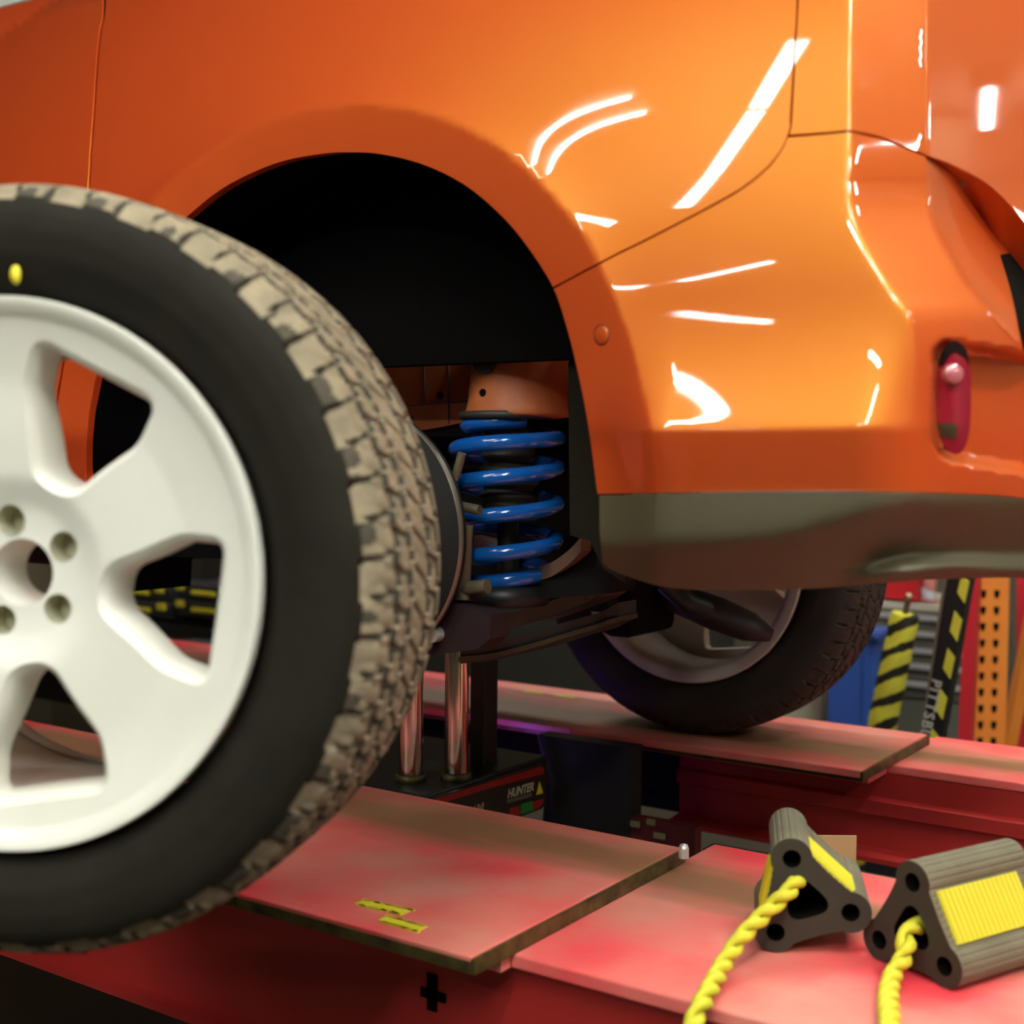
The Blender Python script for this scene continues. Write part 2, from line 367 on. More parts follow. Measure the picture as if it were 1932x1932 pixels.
# rear door
out = np.concatenate([lin([(-200, -260), (199, -260)]), off(GAPD, -3, 0), lin([(87, 1000), (-200, 1000)]), lin([(-200, 1000), (-200, -260)])[:-1]])
def Ydoor(u, v):
    Y = Yside(u, v); vb = 44 - .25 * u   # shoulder line, panel leans in above it
    return Y + .0011 * sramp(vb - v, 5) + .0003 * sramp(v - 857, 4)
SHL = lin([(-340, 129), (200, -6)])
winpoly = 0
out = np.concatenate([lin([(-200, 67), (60, 1), (110, -12), (199, -36)]), off(GAPD[GAPD[:, 1] > -36], -3, 0), lin([(87, 1000), (-200, 1000)]), lin([(-200, 1000), (-200, 67)])[:-1]])
panel('rear_door', out, Ydoor, PAINT, CAR, [SHL, lin([(-340, 857), (120, 857)])])
out = np.concatenate([lin([(-200, 61), (60, -5), (110, -18), (196, -40), (200, -260), (-200, -260), (-200, 61)])[:-1]])
panel('side_window', out, lambda u, v: Ydoor(u, v) + .012, GLASS, CAR, label='side window with a painted pale reflection, above the orange door')
# quarter panel
iO = [i for i in range(len(OPEN)) if OPEN[i, 1] <= 985]
oL = OPEN[[i for i in iO if OPEN[i, 0] < 1044 - .1]]
out = np.concatenate([off(GAPD, 3, 0), lin([(93, 1000), (157, 1000)]), oL, [[1043, 541]], off(GAPB[1:], -.5, -2.2), off(GAPU, -2.5, 0), lin([(1503, -260), (205, -260)])])
panel('quarter_panel', out, Yside, PAINT, CAR, [FLARE])
ribbon('door_gap_seal', GAPD, Yside, 26, GAPM, CAR, .012)
ribbon('bumper_gap_seal', np.concatenate([GAPB, GAPU[1:]]), Yside, 24, GAPM, CAR, .012)
ribbon('rear_gap_seal', GAPT, lambda u, v: Yup(u, v), 20, GAPM, CAR, .012)
# rear corner panel and tailgate
CRU = lin([(1606, -260), (1604, 246)])
out = np.concatenate([lin([(1509, -260), (1507, 0), (1499, 150), (1494, 238), (1490, 253.5), (1540, 250), (1604, 244.5), (1660, 256), (1746, 290.5), (1747, 289), (1747, -260), (1509, -260)])[:-1]])
panel('rear_corner_panel', out, Yup, PAINT, CAR, [CRU, off(CRU, -3.5, 0), off(CRU, 3.5, 0)])
out = np.concatenate([lin([(1747.6, -260), (1747.6, 290)]), smooth([(1747.6, 292), (1800, 312), (1870, 352), (1932, 417), (2000, 505), (2150, 690)]), lin([(2150, 690), (2150, -260), (1747.6, -260)])[:-1]])
panel('tailgate', out, Yup, PAINT, CAR, [lin([(1750, -260), (1750, 286)]), lin([(1755, -260), (1755, 286)])], flange=.05)
# bumper skin
E2 = smooth([(1746, 296), (1746, 350), (1750, 400), (1765, 450), (1792, 500), (1832, 560), (1882, 614), (1932, 664), (2000, 722), (2150, 830)])
oR = OPEN[[i for i in range(len(OPEN)) if OPEN[i, 0] > 1044 and OPEN[i, 1] < 932]]
out = np.concatenate([off(GAPB, .5, 2.2)[:-3], off(GAPT, 0, 2.6), E2, lin([(2150, 830), (2150, 985)]), smooth([(2150, 985), (2020, 952), (1932, 940), (1850, 933), (1700, 928), (1550, 926), (1350, 928), (1128, 932)]), oR[::-1]])
LCR = smooth([(1226, 808), (1300, 807), (1450, 804), (1600, 800), (1695, 798)])
BUMP = panel('bumper', out, Ybump, PAINT, CAR, [FLARE, CRS[CRS[:, 1] < 900], off(CRS[CRS[:, 1] < 600], -5, 0), off(CRS[CRS[:, 1] < 600], 5, 0), LCR], step=8.)
# ledge behind the bumper edge, under the tailgate
def Yledge(u, v):
    e = np.interp(v, E2[:, 1], E2[:, 0]); return Ybump(e, v) + .0020 * sramp(u - e, 6) + .0010 * sramp(u - e - 60, 20)
out = np.concatenate([E2[:-1] + [0, 0], smooth([(2140, 815), (2060, 700), (1990, 600), (1945, 530), (1900, 482), (1865, 430), (1830, 380), (1795, 330), (1755, 302)])])
panel('bumper_step', out, Yledge, PAINT, CAR)
TGU, TGV = [1700, 1750, 1800, 1870, 1932, 2000, 2150], [285, 292, 312, 352, 417, 505, 690]
def Ytl(u, v): return Yup(u, v) + .17 - .0007 * np.clip(v - np.interp(u, TGU, TGV), -20, 140)
out = np.concatenate([smooth([(1750, 285), (1800, 300), (1870, 340), (1932, 405), (2000, 490), (2150, 650)]), smooth([(2150, 840), (2060, 740), (1990, 640), (1940, 545), (1896, 488), (1862, 440), (1825, 388), (1790, 340), (1752, 306)])])
panel('tailgate_lower_edge', out, Ytl, PAINT, CAR)
out = np.concatenate([smooth([(1890, 480), (1904, 525), (1918, 580), (1932, 640), (1942, 676)]), smooth([(1985, 690), (1965, 600), (1945, 530), (1932, 492), (1905, 478)])])
panel('black_scuff_plate', out, lambda u, v: Yledge(u, v) - .012, HOLE, CAR, label='black plastic strip at the rear edge of the bumper')
# lower cladding
out = np.concatenate([smooth([(1131, 935), (1350, 931), (1550, 929), (1700, 931), (1850, 936), (1932, 943), (2020, 955), (2150, 988)]), lin([(2150, 988), (2150, 1092)]), smooth([(2150, 1092), (1932, 1090), (1800, 1092), (1666, 1100), (1560, 1109), (1450, 1113), (1330, 1113), (1246, 1106), (1162, 1079), (1137, 1062)]), lin([(1137, 1062), (1131, 1000), (1131, 935)])[:-1]])
panel('lower_cladding', out, Yclad, CLAD, CAR, [np.stack([CL_U, CL_V], 1)[1:9], np.stack([LP_U, LP_V], 1)[2:7]], step=9., flange=.1, label='grey plastic bumper valance')
# parking sensor
def disc_on(name, u, v, rpx, fn, m, parent, h=.004, n=28, ring=None):
    c = PY(u, v, fn(np.array(u * 1.), np.array(v * 1.)))
    a = PY(u + 4, v, fn(np.array(u + 4.), np.array(v * 1.))) - c; b = PY(u, v + 4, fn(np.array(u * 1.), np.array(v + 4.))) - c
    N = np.cross(a, b); N /= np.linalg.norm(N); N *= np.sign((CAM - c) @ N)
    x = a / np.linalg.norm(a); y = np.cross(N, x); r = rpx / FP * np.linalg.norm(c - CAM)
    mb = MB(); mb.lathe([(0, h), (r * .80, h), (r * .86, h * .8), (r * .9, h * .1), (r * .92, -.004)], c, [x, y, N], n)
    if ring: mb.lathe([(r * .90, .0002), (r * 1.02, .0006), (r * 1.06, -.001)], c, [x, y, N], n, mi=1)
    return mb.build(name, [m, ring or m], parent)
ps = disc_on('parking_sensor', 1135, 632, 19, Ybump, PAINT, BUMP, .0015, ring=mat('sensor_ring', (.10, .02, .008), .5))
# rear reflector lamp in the pocket
lamp_out = smooth([(1766, 757), (1768, 700), (1777, 664), (1799, 643), (1822, 658), (1831, 700), (1832, 760), (1829, 815), (1818, 848), (1800, 857), (1778, 838), (1768, 800)], 5, True)
c0 = lamp_out.mean(0)
def Ylamp(u, v): return Ybump(np.clip(u, 1800, 1835), v) * 0 + Yside(u * 0 + 1730, v) + .062 + .0004 * (u - 1765) + .000010 * (u - 1800) ** 2
LAMP = panel('reflector_lamp', lamp_out, Ylamp, REDLENS, CAR, step=6., flange=.03, label='dark red rear fog lamp set in the bumper pocket')
panel('lamp_rim', np.concatenate([smooth([(1770, 690), (1777, 664), (1799, 643), (1822, 658), (1830, 690)], 5), smooth([(1824, 676), (1800, 664), (1778, 690)], 5)]), shift(Ylamp, -.002), GAPM, LAMP, step=5, flange=.004)
panel('dark_reflector_band', lin([(1768, 798), (1806, 800), (1805, 827), (1772, 824), (1768, 798)], 5)[:-1], shift(Ylamp, -.0015), mat('dark_band', (.05, .03, .012), .4), LAMP, step=5, flange=.003)
disc_on('bulb_reflector', 1797, 706, 20, shift(Ylamp, -.002), mat('bulb_glass', (.45, .12, .13), .05, coat=1), LAMP, .006)

# ------------------------------------------------------------------ wheel well
mb = MB(); L = OPEN; n = len(L)
outer = PY(L[:, 0], L[:, 1], Yside(L[:, 0], L[:, 1]) + .012)
rad = outer[:, [0, 2]] - ARC
rows = [outer]
for k, (dy, s) in enumerate([(.01, 1.03), (.06, 1.06), (.30, 1.06)]):
    q = outer.copy(); q[:, [0, 2]] = ARC + rad * s; q[:, 1] = outer[:, 1] + dy; rows.append(q)
V = np.concatenate(rows); F = [(r * n + i, r * n + i + 1, (r + 1) * n + i + 1, (r + 1) * n + i) for r in range(3) for i in range(n - 1)]
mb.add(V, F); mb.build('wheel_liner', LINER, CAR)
# back wall of the liner above the strut tower
YB = 1.64
zb = PY(900, 684, YB)[2]; q = rows[3].copy(); ang = np.linspace(PI, 0, 40)
xl, xr = rows[3][:, 0].min(), rows[3][:, 0].max()
top = [(x, YB, z) for x, z in q[:, [0, 2]] if z > zb]
top = [(top[0][0], YB, zb)] + top + [(top[-1][0], YB, zb)]
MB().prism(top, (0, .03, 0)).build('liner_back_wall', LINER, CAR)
# rear leg of the liner, right of the spring
P = [PY(u, v, 1.66) for u, v in [(1072, 683), (1180, 683), (1180, 1100), (1140, 1075), (1112, 1020), (1075, 1010)]]
MB().prism(P, (0, .02, 0)).build('liner_rear_leg', LINER2, CAR)
# front half of the liner: dark wall seen through the wheel
P = [PY(u, v, 1.62) for u, v in [(60, 600), (560, 600), (640, 1060), (300, 1050), (60, 1000)]]
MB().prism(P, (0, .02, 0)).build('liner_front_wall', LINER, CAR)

# strut tower, inner panel
cx = PY(980, 740, 1.76); rt = .082
prof = [(rt * .96, .20), (rt * .97, .06), (rt * 1.0, .03), (rt * 1.04, .012), (rt * 1.08, .004), (rt * 1.06, .0), (rt * .7, -.004)]
zt = PY(975, 782, 1.76 - rt)[2]
tw = MB().lathe(prof, (cx[0], 1.76, zt), None, 48).build('strut_tower', BODYRED, CAR)
MB().tube([(cx[0] - .01, 1.76 - rt * .97, zt + .088), (cx[0] - .01, 1.76 - rt * 1.02, zt + .088)], .024, 24).build('rubber_plug', BOOT, tw)
MB().tube([(cx[0] - .014, 1.76 - rt * .98, zt + .035), (cx[0] - .014, 1.76 - rt * 1.01, zt + .035)], .006, 12).build('drain_hole', HOLE, tw)
P = [PY(u, v, 1.84) for u, v in [(640, 640), (905, 640), (905, 800), (868, 798), (830, 806), (790, 812), (640, 815)]]
ip = MB().prism(P, (0, .02, 0)).build('inner_body_panel', BODYRED, CAR)
for u, v, r in [(831, 746, .0065), (776, 790, .005)]:
    c = PY(u, v, 1.84); MB().tube([c + [0, .002, 0], c - [0, .001, 0]], r, 12).build('drain_hole', HOLE, ip)
for a, b in [((846, 690), (847, 800)), ((770, 765), (890, 757)), ((800, 690), (802, 760))]:
    MB().tube([PY(*a, 1.839), PY(*b, 1.839)], .0016, 6).build('seam', RUST, ip)
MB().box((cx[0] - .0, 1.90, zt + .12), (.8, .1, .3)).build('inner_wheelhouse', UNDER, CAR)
MB().box((-1.55, 2.02, 1.36), (.76, .04, .26)).build('subframe', UNDER, CAR)
# coil spring
ax = PY(955, 950, 1.74); wire = .0125
def zat(v): return PY(960, v, 1.66)[2]
pts = []; turns = 5.35; N_ = 220
zf = [zat(v) for v in (795, 838, 906, 978, 1052, 1106)]
for i in range(N_ + 1):
    t = turns * i / N_
    # t counts fronts: integer t puts the strand at the front
    a = -PI / 2 + 2 * PI * (t - .18)
    rr = np.interp(t, [0, .35, .8, 3.6, 4.5, 5.0, 5.35], [.050, .066, .082, .082, .078, .056, .048])
    z = np.interp(t - .18, [-.18, 0, 1, 2, 3, 4, 5, 5.2], [zf[0] + .003] + zf + [zf[5] - .004]) - .0
    xo = np.interp(t, [0, .5, 1.2], [.0, .004, 0.])
    pts.append((ax[0] + xo - rr * math.cos(a), 1.74 + rr * math.sin(a), z))
SPR = MB().tube(pts, wire, 16).build('coil_spring', BLUE, CAR); SPR['label'] = 'bright blue coil spring'
prof = []; z0, z1 = zat(800), zat(985)
for i in range(41):
    t = i / 40; prof.append((.040 + .006 * t + .005 * math.sin(t * 2 * PI * 7) * (t > .3), z0 + (z1 - z0) * t))
MB().lathe(prof + [(.0, z1)], (ax[0] + .005, 1.74, 0), None, 32).build('dust_boot', BOOT, CAR)
MB().tube([(ax[0] + .005, 1.74, z1 + .01), (ax[0] + .005, 1.74, zat(1120))], .018, 16).build('bump_stop', BLACK, CAR)
MB().lathe([(.0, .0), (.075, .0), (.078, .006), (.075, .012), (.03, .014)], (ax[0], 1.74, zat(788) ), None, 32).build('upper_spring_seat', BOOT, CAR)
MB().lathe([(.0, .012), (.062, .012), (.07, .0), (.07, -.02), (0, -.02)], (ax[0], 1.74, zat(1128)), None, 32).build('lower_spring_seat', BLACK, CAR)
# lower control arm: pressed channel
def strip3(name, px, Yv, w, m, dz=.02, parent=CAR):
    P = [PY(u, v, y) for (u, v), y in zip(px, Yv)]; mb = MB()
    a = [p + np.array([0, -w / 2, 0]) for p in P]; b = [p + np.array([0, w / 2, 0]) for p in P]; n = len(P); d = np.array([0, 0, -dz])
    V = a + b + [p + d for p in a] + [p + d for p in b]; F = []
    for i in range(n - 1):
        F += [(i, i + 1, n + i + 1, n + i), (2 * n + i, 3 * n + i, 3 * n + i + 1, 2 * n + i + 1), (i, 2 * n + i, 2 * n + i + 1, i + 1), (n + i, n + i + 1, 3 * n + i + 1, 3 * n + i)]
    F += [(0, n, 3 * n, 2 * n), (n - 1, 3 * n - 1, 4 * n - 1, 2 * n - 1)]
    mb.add(V, F, 0, False); return mb.build(name, m, parent)
ARMM = mat('arm_black', (.035, .027, .012), .4)
pxa = smooth([(850, 1165), (905, 1165), (960, 1158), (1030, 1142), (1090, 1122), (1140, 1102), (1165, 1085)], 10)
strip3('control_arm', pxa, np.linspace(1.66, 1.92, len(pxa)), .10, ARMM, .024)
pxa = smooth([(890, 1212), (950, 1206), (1020, 1190), (1100, 1166), (1150, 1152), (1184, 1134)], 10)
strip3('lower_link', pxa, np.linspace(1.66, 1.90, len(pxa)), .06, BLACK, .03)
pxa = smooth([(890, 1234), (950, 1228), (1020, 1211), (1100, 1187), (1150, 1172), (1184, 1160)], 10)
strip3('link_flange', pxa, np.linspace(1.655, 1.895, len(pxa)), .07, ARMM, .008)
P = [PY(u, v, 1.60) for u, v in [(800, 1135), (860, 1140), (925, 1160), (925, 1205), (900, 1225), (850, 1232), (805, 1235)]]
kn = MB().prism(P, (0, .05, 0)).build('knuckle', mat('knuckle_dark', (.028, .014, .016), .6, spec=.3), CAR)
c = PY(827, 1196, 1.60); MB().tube([c + [-.01, -.016, 0], c + [-.01, .01, 0]], .0075, 6).tube([c + [0, -.018, 0], c + [0, .0, 0]], .012, 20).build('knuckle_bolt', ALU, kn)
# hub side bits left of the spring
for px, w, nm in [([(880, 990), (873, 1130)], .011, 'brake_hose_bracket'), ([(862, 1112), (920, 1106)], .011, 'link_end'), ([(868, 955), (905, 963)], .008, 'sensor_bracket'), ([(858, 905), (872, 855)], .007, 'brake_line')]:
    MB().tube([PY(*p, 1.62) for p in px], w, 12).build(nm, LINK, CAR)
P = [PY(u, v, 1.86) for u, v in [(895, 1010), (960, 1025), (1000, 1052), (890, 1050)]]
MB().prism(P, (0, .02, 0)).build('subframe_bracket', mat('violet_grey', (.22, .16, .17), .5), CAR)
pxa = smooth([(1012, 1072), (1050, 1060), (1085, 1035), (1106, 1012)], 10)
strip3('trailing_arm', pxa, np.linspace(1.76, 1.72, len(pxa)), .03, mat('brown_arm', (.14, .08, .05), .5), .022)
P = [PY(u, v, 1.74) for u, v in [(1060, 1050), (1110, 1015), (1132, 1040), (1150, 1075), (1150, 1120), (1020, 1130), (1020, 1090)]]
MB().prism(P, (0, .08, 0)).build('rear_crossmember', UNDER, CAR)
# brake disc of the bare hub
hc = PY(668, 1010, 1.56); hx = [np.array([1., 0, 0]), np.array([0, 0, 1.]), np.array([0, -1., 0])]
bd = MB(); bd.lathe([(0, .02), (.07, .02), (.075, -.01), (.196, -.01), (.200, -.014), (.200, -.026), (.19, -.03), (0, -.03)], hc, hx, 72)
bd.lathe([(.1985, -.0095), (.2015, -.013), (.2015, -.018), (.1985, -.02)], hc, hx, 72, mi=1)
bd.build('brake_disc', [ROTOR, ROTORE], CAR)
MB().tube([hc + [0, -.03, 0], hc + [0, .25, 0]], .05, 20).build('hub_bearing', BLACK, CAR)
# underbody; far side and roof are unseen, added to block light from behind
MB().box((-2.1, 2.42, 1.54), (2.6, .9, .12)).build('underbody_pan', UNDER, CAR)
MB().box((-1.9, 2.95, 1.75), (2.5, .04, .62)).build('far_side_light_block', PAINT, CAR)
MB().box((-2.4, 2.4, 2.45), (2.8, 1.0, .05)).build('roof_light_block', UNDER, CAR)
MB().box((-2.75, 2.2, 1.36), (.9, .9, .20), bev=.04).build('dark_fill_volume', UNDER, CAR)  # dark volume added to keep the view under the car black
# muffler seen inside the far wheel
mc = PY(1352, 1158, 2.45); A = np.array([[.90, .30, -.34], [-.3, .95, 0], [.33, .1, .94]])
mf = MB(); mf.lathe([(0, -.12), (.03, -.118), (.05, -.08), (.056, 0), (.05, .07), (.02, .118), (0, .12)], mc, [A[1], A[2] * .62, A[0]], 40)
mf.build('muffler', MUFF, CAR)
MB().tube([PY(1255, 1100, 2.2), PY(1300, 1140, 2.2), PY(1330, 1150, 2.25)], .02, 12).build('exhaust_pipe', BLACK, CAR)
MB().box(PY(1205, 1140, 2.4), (.08, .2, .12), bev=.02).build('differential_mount', UNDER, CAR)
P = [PY(u, v, 2.42) for u, v in [(1168, 1100), (1205, 1095), (1240, 1140), (1235, 1180), (1195, 1160)]]
MB().prism(P, (0, .05, 0)).build('brake_caliper', mat('caliper_grey', (.30, .25, .28), .45, metal=.4), CAR)

# ------------------------------------------------------------------ wheels
TR = .385
def tyre_mesh(name, mats, seg=768, flat=0):
    half = [(.268, .094), (.276, .103), (.288, .110), (.308, .1165), (.332, .1185), (.350, .1165), (.360, .112), (.368, .106), (.3745, .0985), (.379, .091), (.382, .082), (.3835, .07), (.3845, .055), (.385, .035), (.385, .015), (.385, 0)]
    h = np.array(half); full = np.concatenate([h[:-1] * [1, -1], h[::-1]]); full = full
    # resample
    d = np.r_[0, np.cumsum(np.linalg.norm(np.diff(full, axis=0), axis=1))]; s = np.linspace(0, d[-1], 84)
    r = np.interp(s, d, full[:, 0]); y = np.interp(s, d, full[:, 1]); m = len(s)
    th = np.arange(seg) / seg * 2 * PI; T, Yy = np.meshgrid(th, y, indexing='ij'); Rr = np.broadcast_to(r, T.shape).copy()
    g = np.zeros_like(T); ay = np.abs(Yy); side = np.sign(Yy)
    NL = 64; ph = T * NL / (2 * PI)
    crown = Rr > .3735
    zig = .006 * (np.abs((ph * 1 % 1) - .5) * 4 - 1)
    g = np.where(crown & (np.abs(ay - .030 - zig * .5) < .0042), 1, g); g = np.where(crown & (np.abs(ay - .066 + zig * .4) < .0042), 1, g)
    sh = (Rr > .364) & (ay > .066); lat = (ph + .25 * (side > 0) + ay * 4) % 1
    g = np.where(sh & (lat < .09), 1, g)
    alt = (np.floor(ph + .25 * (side > 0) + ay * 4) % 2 == 0) & (Rr < .374) & (Rr > .364)
    g = np.where(alt, .55, g)
    mid = crown & (ay < .066); l2 = (ph + Yy * 9 + .3) % 1
    g = np.where(mid & (l2 < .09) & (ay > .028), 1, g); g = np.where(mid & (((ph + Yy * 14) % 1) < .07) & (ay <= .028), .8, g)
    sip = crown & (((ph * 2 + Yy * 20) % 1) < .09); g = np.where(sip & (g < .3), .35, g)
    lug = (np.floor(ph + .25 * (side > 0) + ay * 4) % 2 == 0) | (np.sin(T * 37 + side) + np.sin(T * 91) > .3)
    block = ((Rr > .3755) | ((Rr > .362) & lug)) & (g < .7); 
    depth = .0095 * g * np.where(Rr > .37, 1, .7)
    Rr = Rr - depth - .006 * (Rr < .354) * 0
    # raised sidewall ring detail
    V = np.stack([Rr * np.cos(T), Yy, Rr * np.sin(T)], -1).reshape(-1, 3)
    idx = np.arange(seg * m).reshape(seg, m); nx = np.roll(idx, -1, 0)
    F = np.stack([idx[:, :-1], nx[:, :-1], nx[:, 1:], idx[:, 1:]], -1).reshape(-1, 4)
    B = block.reshape(-1); mi = np.where(B[F].mean(1) > .6, 1, np.where(Rr.reshape(-1)[F].mean(1) > .3655, 2, 0))
    me = bpy.data.meshes.new(name); me.from_pydata(V.tolist(), [], F.tolist())
    for q in mats: me.materials.append(q)
    me.polygons.foreach_set('material_index', mi.tolist()); me.polygons.foreach_set('use_smooth', [True] * len(F)); me.update()
    bm = __import__('bmesh').new(); bm.from_mesh(me); __import__('bmesh').ops.recalc_face_normals(bm, faces=bm.faces)
    bm.to_mesh(me); bm.free(); me.set_sharp_from_angle(angle=math.radians(38)); return me

RR = .2835
def yprof(r):
    return np.interp(r, [0, .045, .07, .10, .14, .20, .245, .262], [-.078, -.078, -.080, -.090, -.093, -.096, -.104, -.108])
def rim_mesh(name, mats):
    mb = MB()
    def poly_win(k, sc, rnd=7):
        c = math.radians(64 - 72 * k); base = [(10, .375), (15, .52), (19, .68), (16.5, .835), (-16.5, .835), (-19, .68), (-15, .52), (-10, .375)]
        P = np.array([(r * RR * math.cos(c + math.radians(a)), r * RR * math.sin(c + math.radians(a))) for a, r in base])
        # rounded corners
        out = []; n = len(P)
        for i in range(n):
            p0, p1, p2 = P[i - 1], P[i], P[(i + 1) % n]; rr = .012
            if i in (0, n - 1): rr = .016
            a = p1 + (p0 - p1) / np.linalg.norm(p0 - p1) * rr; b = p1 + (p2 - p1) / np.linalg.norm(p2 - p1) * rr
            for t in np.linspace(0, 1, 6): out.append((1 - t) ** 2 * a + 2 * t * (1 - t) * p1 + t * t * b)
        out = lin(np.array(out + [out[0]]), .008)[:-1]; m = out.mean(0)
        N = np.roll(out, -1, 0) - np.roll(out, 1, 0); N = np.stack([N[:, 1], -N[:, 0]], 1); N /= np.linalg.norm(N, axis=1)[:, None] + 1e-9
        if ((out - m) * N).sum() < 0: N = -N
        return out + N * sc
    def circ(cx, cz, r, n): return np.array([(cx + r * math.cos(t), cz + r * math.sin(t)) for t in np.arange(n) / n * 2 * PI])
    outer = circ(0, 0, .262, 120); lugs = [circ(.056 * math.cos(math.radians(30 + 72 * k)), .056 * math.sin(math.radians(30 + 72 * k)), .0160, 24) for k in range(5)]
    bore = circ(0, 0, .0355, 40)
    def face(loops, yf):
        V = []; E = []
        for L in loops:
            b = len(V); V += [Vector(p) for p in L]; E += [(b + i, b + (i + 1) % len(L)) for i in range(len(L))]
        G = np.stack(np.meshgrid(np.arange(-.27, .27, .009), np.arange(-.27, .27, .009)), -1).reshape(-1, 2)
        k = inside(loops[0], G) & (segdist(loops[0], G) > .004)
        for L in loops[1:]: k &= ~inside(L, G) & (segdist(L, G) > .004)
        V += [Vector(p) for p in G[k]]
        vo, eo, fo, *_ = geometry.delaunay_2d_cdt(V, E, [], 0, 1e-6)
        Q = np.array([(p.x, p.y) for p in vo]); F = []
        CC_ = np.array([Q[list(f)].mean(0) for f in fo]); ok_ = inside(loops[0], CC_)
        for L_ in loops[1:]: ok_ &= ~inside(L_, CC_)
        F = [tuple(f) for f, k_ in zip(fo, ok_) if k_]
        mb.add(np.stack([Q[:, 0], yf(np.hypot(Q[:, 0], Q[:, 1])), Q[:, 1]], 1), F)
    CH = .010
    fr = [outer] + [poly_win(k, CH) for k in range(5)] + lugs + [bore]
    face(fr, yprof)
    bk = [outer] + [poly_win(k, 0) for k in range(5)] + lugs + [bore]
    yback = lambda r: np.interp(r, [0, .07, .12, .262], [-.03, -.03, -.045, -.07])
    face(bk, yback)
    for k in range(5):
        a, b = poly_win(k, CH), poly_win(k, 0); mid = poly_win(k, .004); n = len(a)
        ya = yprof(np.hypot(a[:, 0], a[:, 1])); yb = yback(np.hypot(b[:, 0], b[:, 1]))
        R_ = [np.stack([a[:, 0], ya, a[:, 1]], 1), np.stack([mid[:, 0], ya + .004, mid[:, 1]], 1), np.stack([b[:, 0], ya + .014, b[:, 1]], 1), np.stack([b[:, 0], yb, b[:, 1]], 1)]
        mb.add(np.concatenate(R_), [(j * n + i, j * n + (i + 1) % n, (j + 1) * n + (i + 1) % n, (j + 1) * n + i) for j in range(3) for i in range(n)])
    for L, d, mi in [(l, .020, 1) for l in lugs] + [(bore, .048, 0)]:
        n = len(L); y0 = yprof(np.hypot(L[:, 0], L[:, 1])).mean()
        c = L.mean(0); L2 = c + (L - c) * .86
        A_ = np.stack([L[:, 0], np.full(n, y0), L[:, 1]], 1); B_ = np.stack([L2[:, 0], np.full(n, y0 + d), L2[:, 1]], 1)
        mb.add(np.concatenate([A_, B_]), [(i, (i + 1) % n, n + (i + 1) % n, n + i) for i in range(n)], mi)
        if mi: mb.add(B_, [list(range(n))], 1, False)
    X = [np.array([1., 0, 0]), np.array([0, 0, 1.]), np.array([0, 1., 0])]
    mb.lathe([(.262, -.108), (.268, -.111), (.277, -.1165), (.2825, -.1165), (.2842, -.112), (.283, -.105), (.276, -.098)], (0, 0, 0), X, 120)
    mb.lathe([(.262, -.108), (.262, -.07), (.254, -.05), (.246, -.02), (.245, .04), (.250, .085), (.262, .100), (.274, .104), (.2835, .108), (.2842, .114), (.281, .1165), (.262, .1155), (.254, .112), (.250, .104), (.247, .08)], (0, 0, 0), X, 120, mi=2)
    o = mb.build(name, mats); me = o.data; COL.objects.unlink(o); bpy.data.objects.remove(o); me.set_sharp_from_angle(angle=math.radians(40)); return me

WC = CAM + rays(131., 1066.) * 1.40
wd = math.radians(23.6)
Wrot = Matrix.Rotation(wd, 4, 'Z') @ Matrix.Rotation(0, 4, 'Y')
W = thing('wheel', tuple(WC), 'loose car wheel with cream five-spoke rim held up in front of the red lift', 'wheel')
W.rotation_euler = (0, 0, wd); ROOT.pop(W.name)
ty = bpy.data.objects.new('tire', tyre_mesh('tire', [RUBBER, DUST, mat('dirty_groove', (.075, .06, .038), .9, noise=.5, nscale=25, col2=(.04, .033, .022))])); COL.objects.link(ty); ty.parent = W; ty.scale = (1, 1.16, 1)
rm = bpy.data.objects.new('rim', rim_mesh('rim', [SILVER, LUG, SILVER])); COL.objects.link(rm); rm.parent = W; rm.scale = (.947, 1.16, .947)
# yellow mark on the sidewall
mk = MB().lathe([(0, .0008), (.9, .0006), (1, -.002)], (0, 0, 0), [np.array([.0048, 0, 0]), np.array([0, 0, .0092]), np.array([0, -1., 0])], 20).build('paint_mark', YEL); mk.parent = ty
_n = np.array([-math.sin(wd), math.cos(wd), 0]); _x = np.array([math.cos(wd), math.sin(wd), 0]); _d = rays(28., 518.); _p0 = WC - _n * .1378
_h = CAM + _d * (((_p0 - CAM) @ _n) / (_d @ _n)) - WC; mk.location = (_h @ _x, -.1190, _h[2])
# far rear wheel still on the car
FW = (-1.302, 2.67, .9 + TR + .001)
fr_ = bpy.data.objects.new('mounted_wheel', rim_mesh('mounted_rim', [RIMIN, LUG, RIMIN])); COL.objects.link(fr_)
fr_.parent = CAR; fr_.matrix_parent_inverse = Matrix.Translation(-ROOT[CAR.name]); fr_.location = FW; fr_.rotation_euler = (0, .3, PI); fr_.scale = (.947, 1, .947)
ft = bpy.data.objects.new('tire', tyre_mesh('mounted_tire', [FARRUB, FARTREAD, FARRUB], 552)); COL.objects.link(ft); ft.parent = fr_; ft.scale = (1 / .947, 1, 1 / .947)
fr_['label'] = 'far rear wheel with black tyre resting on the far runway'

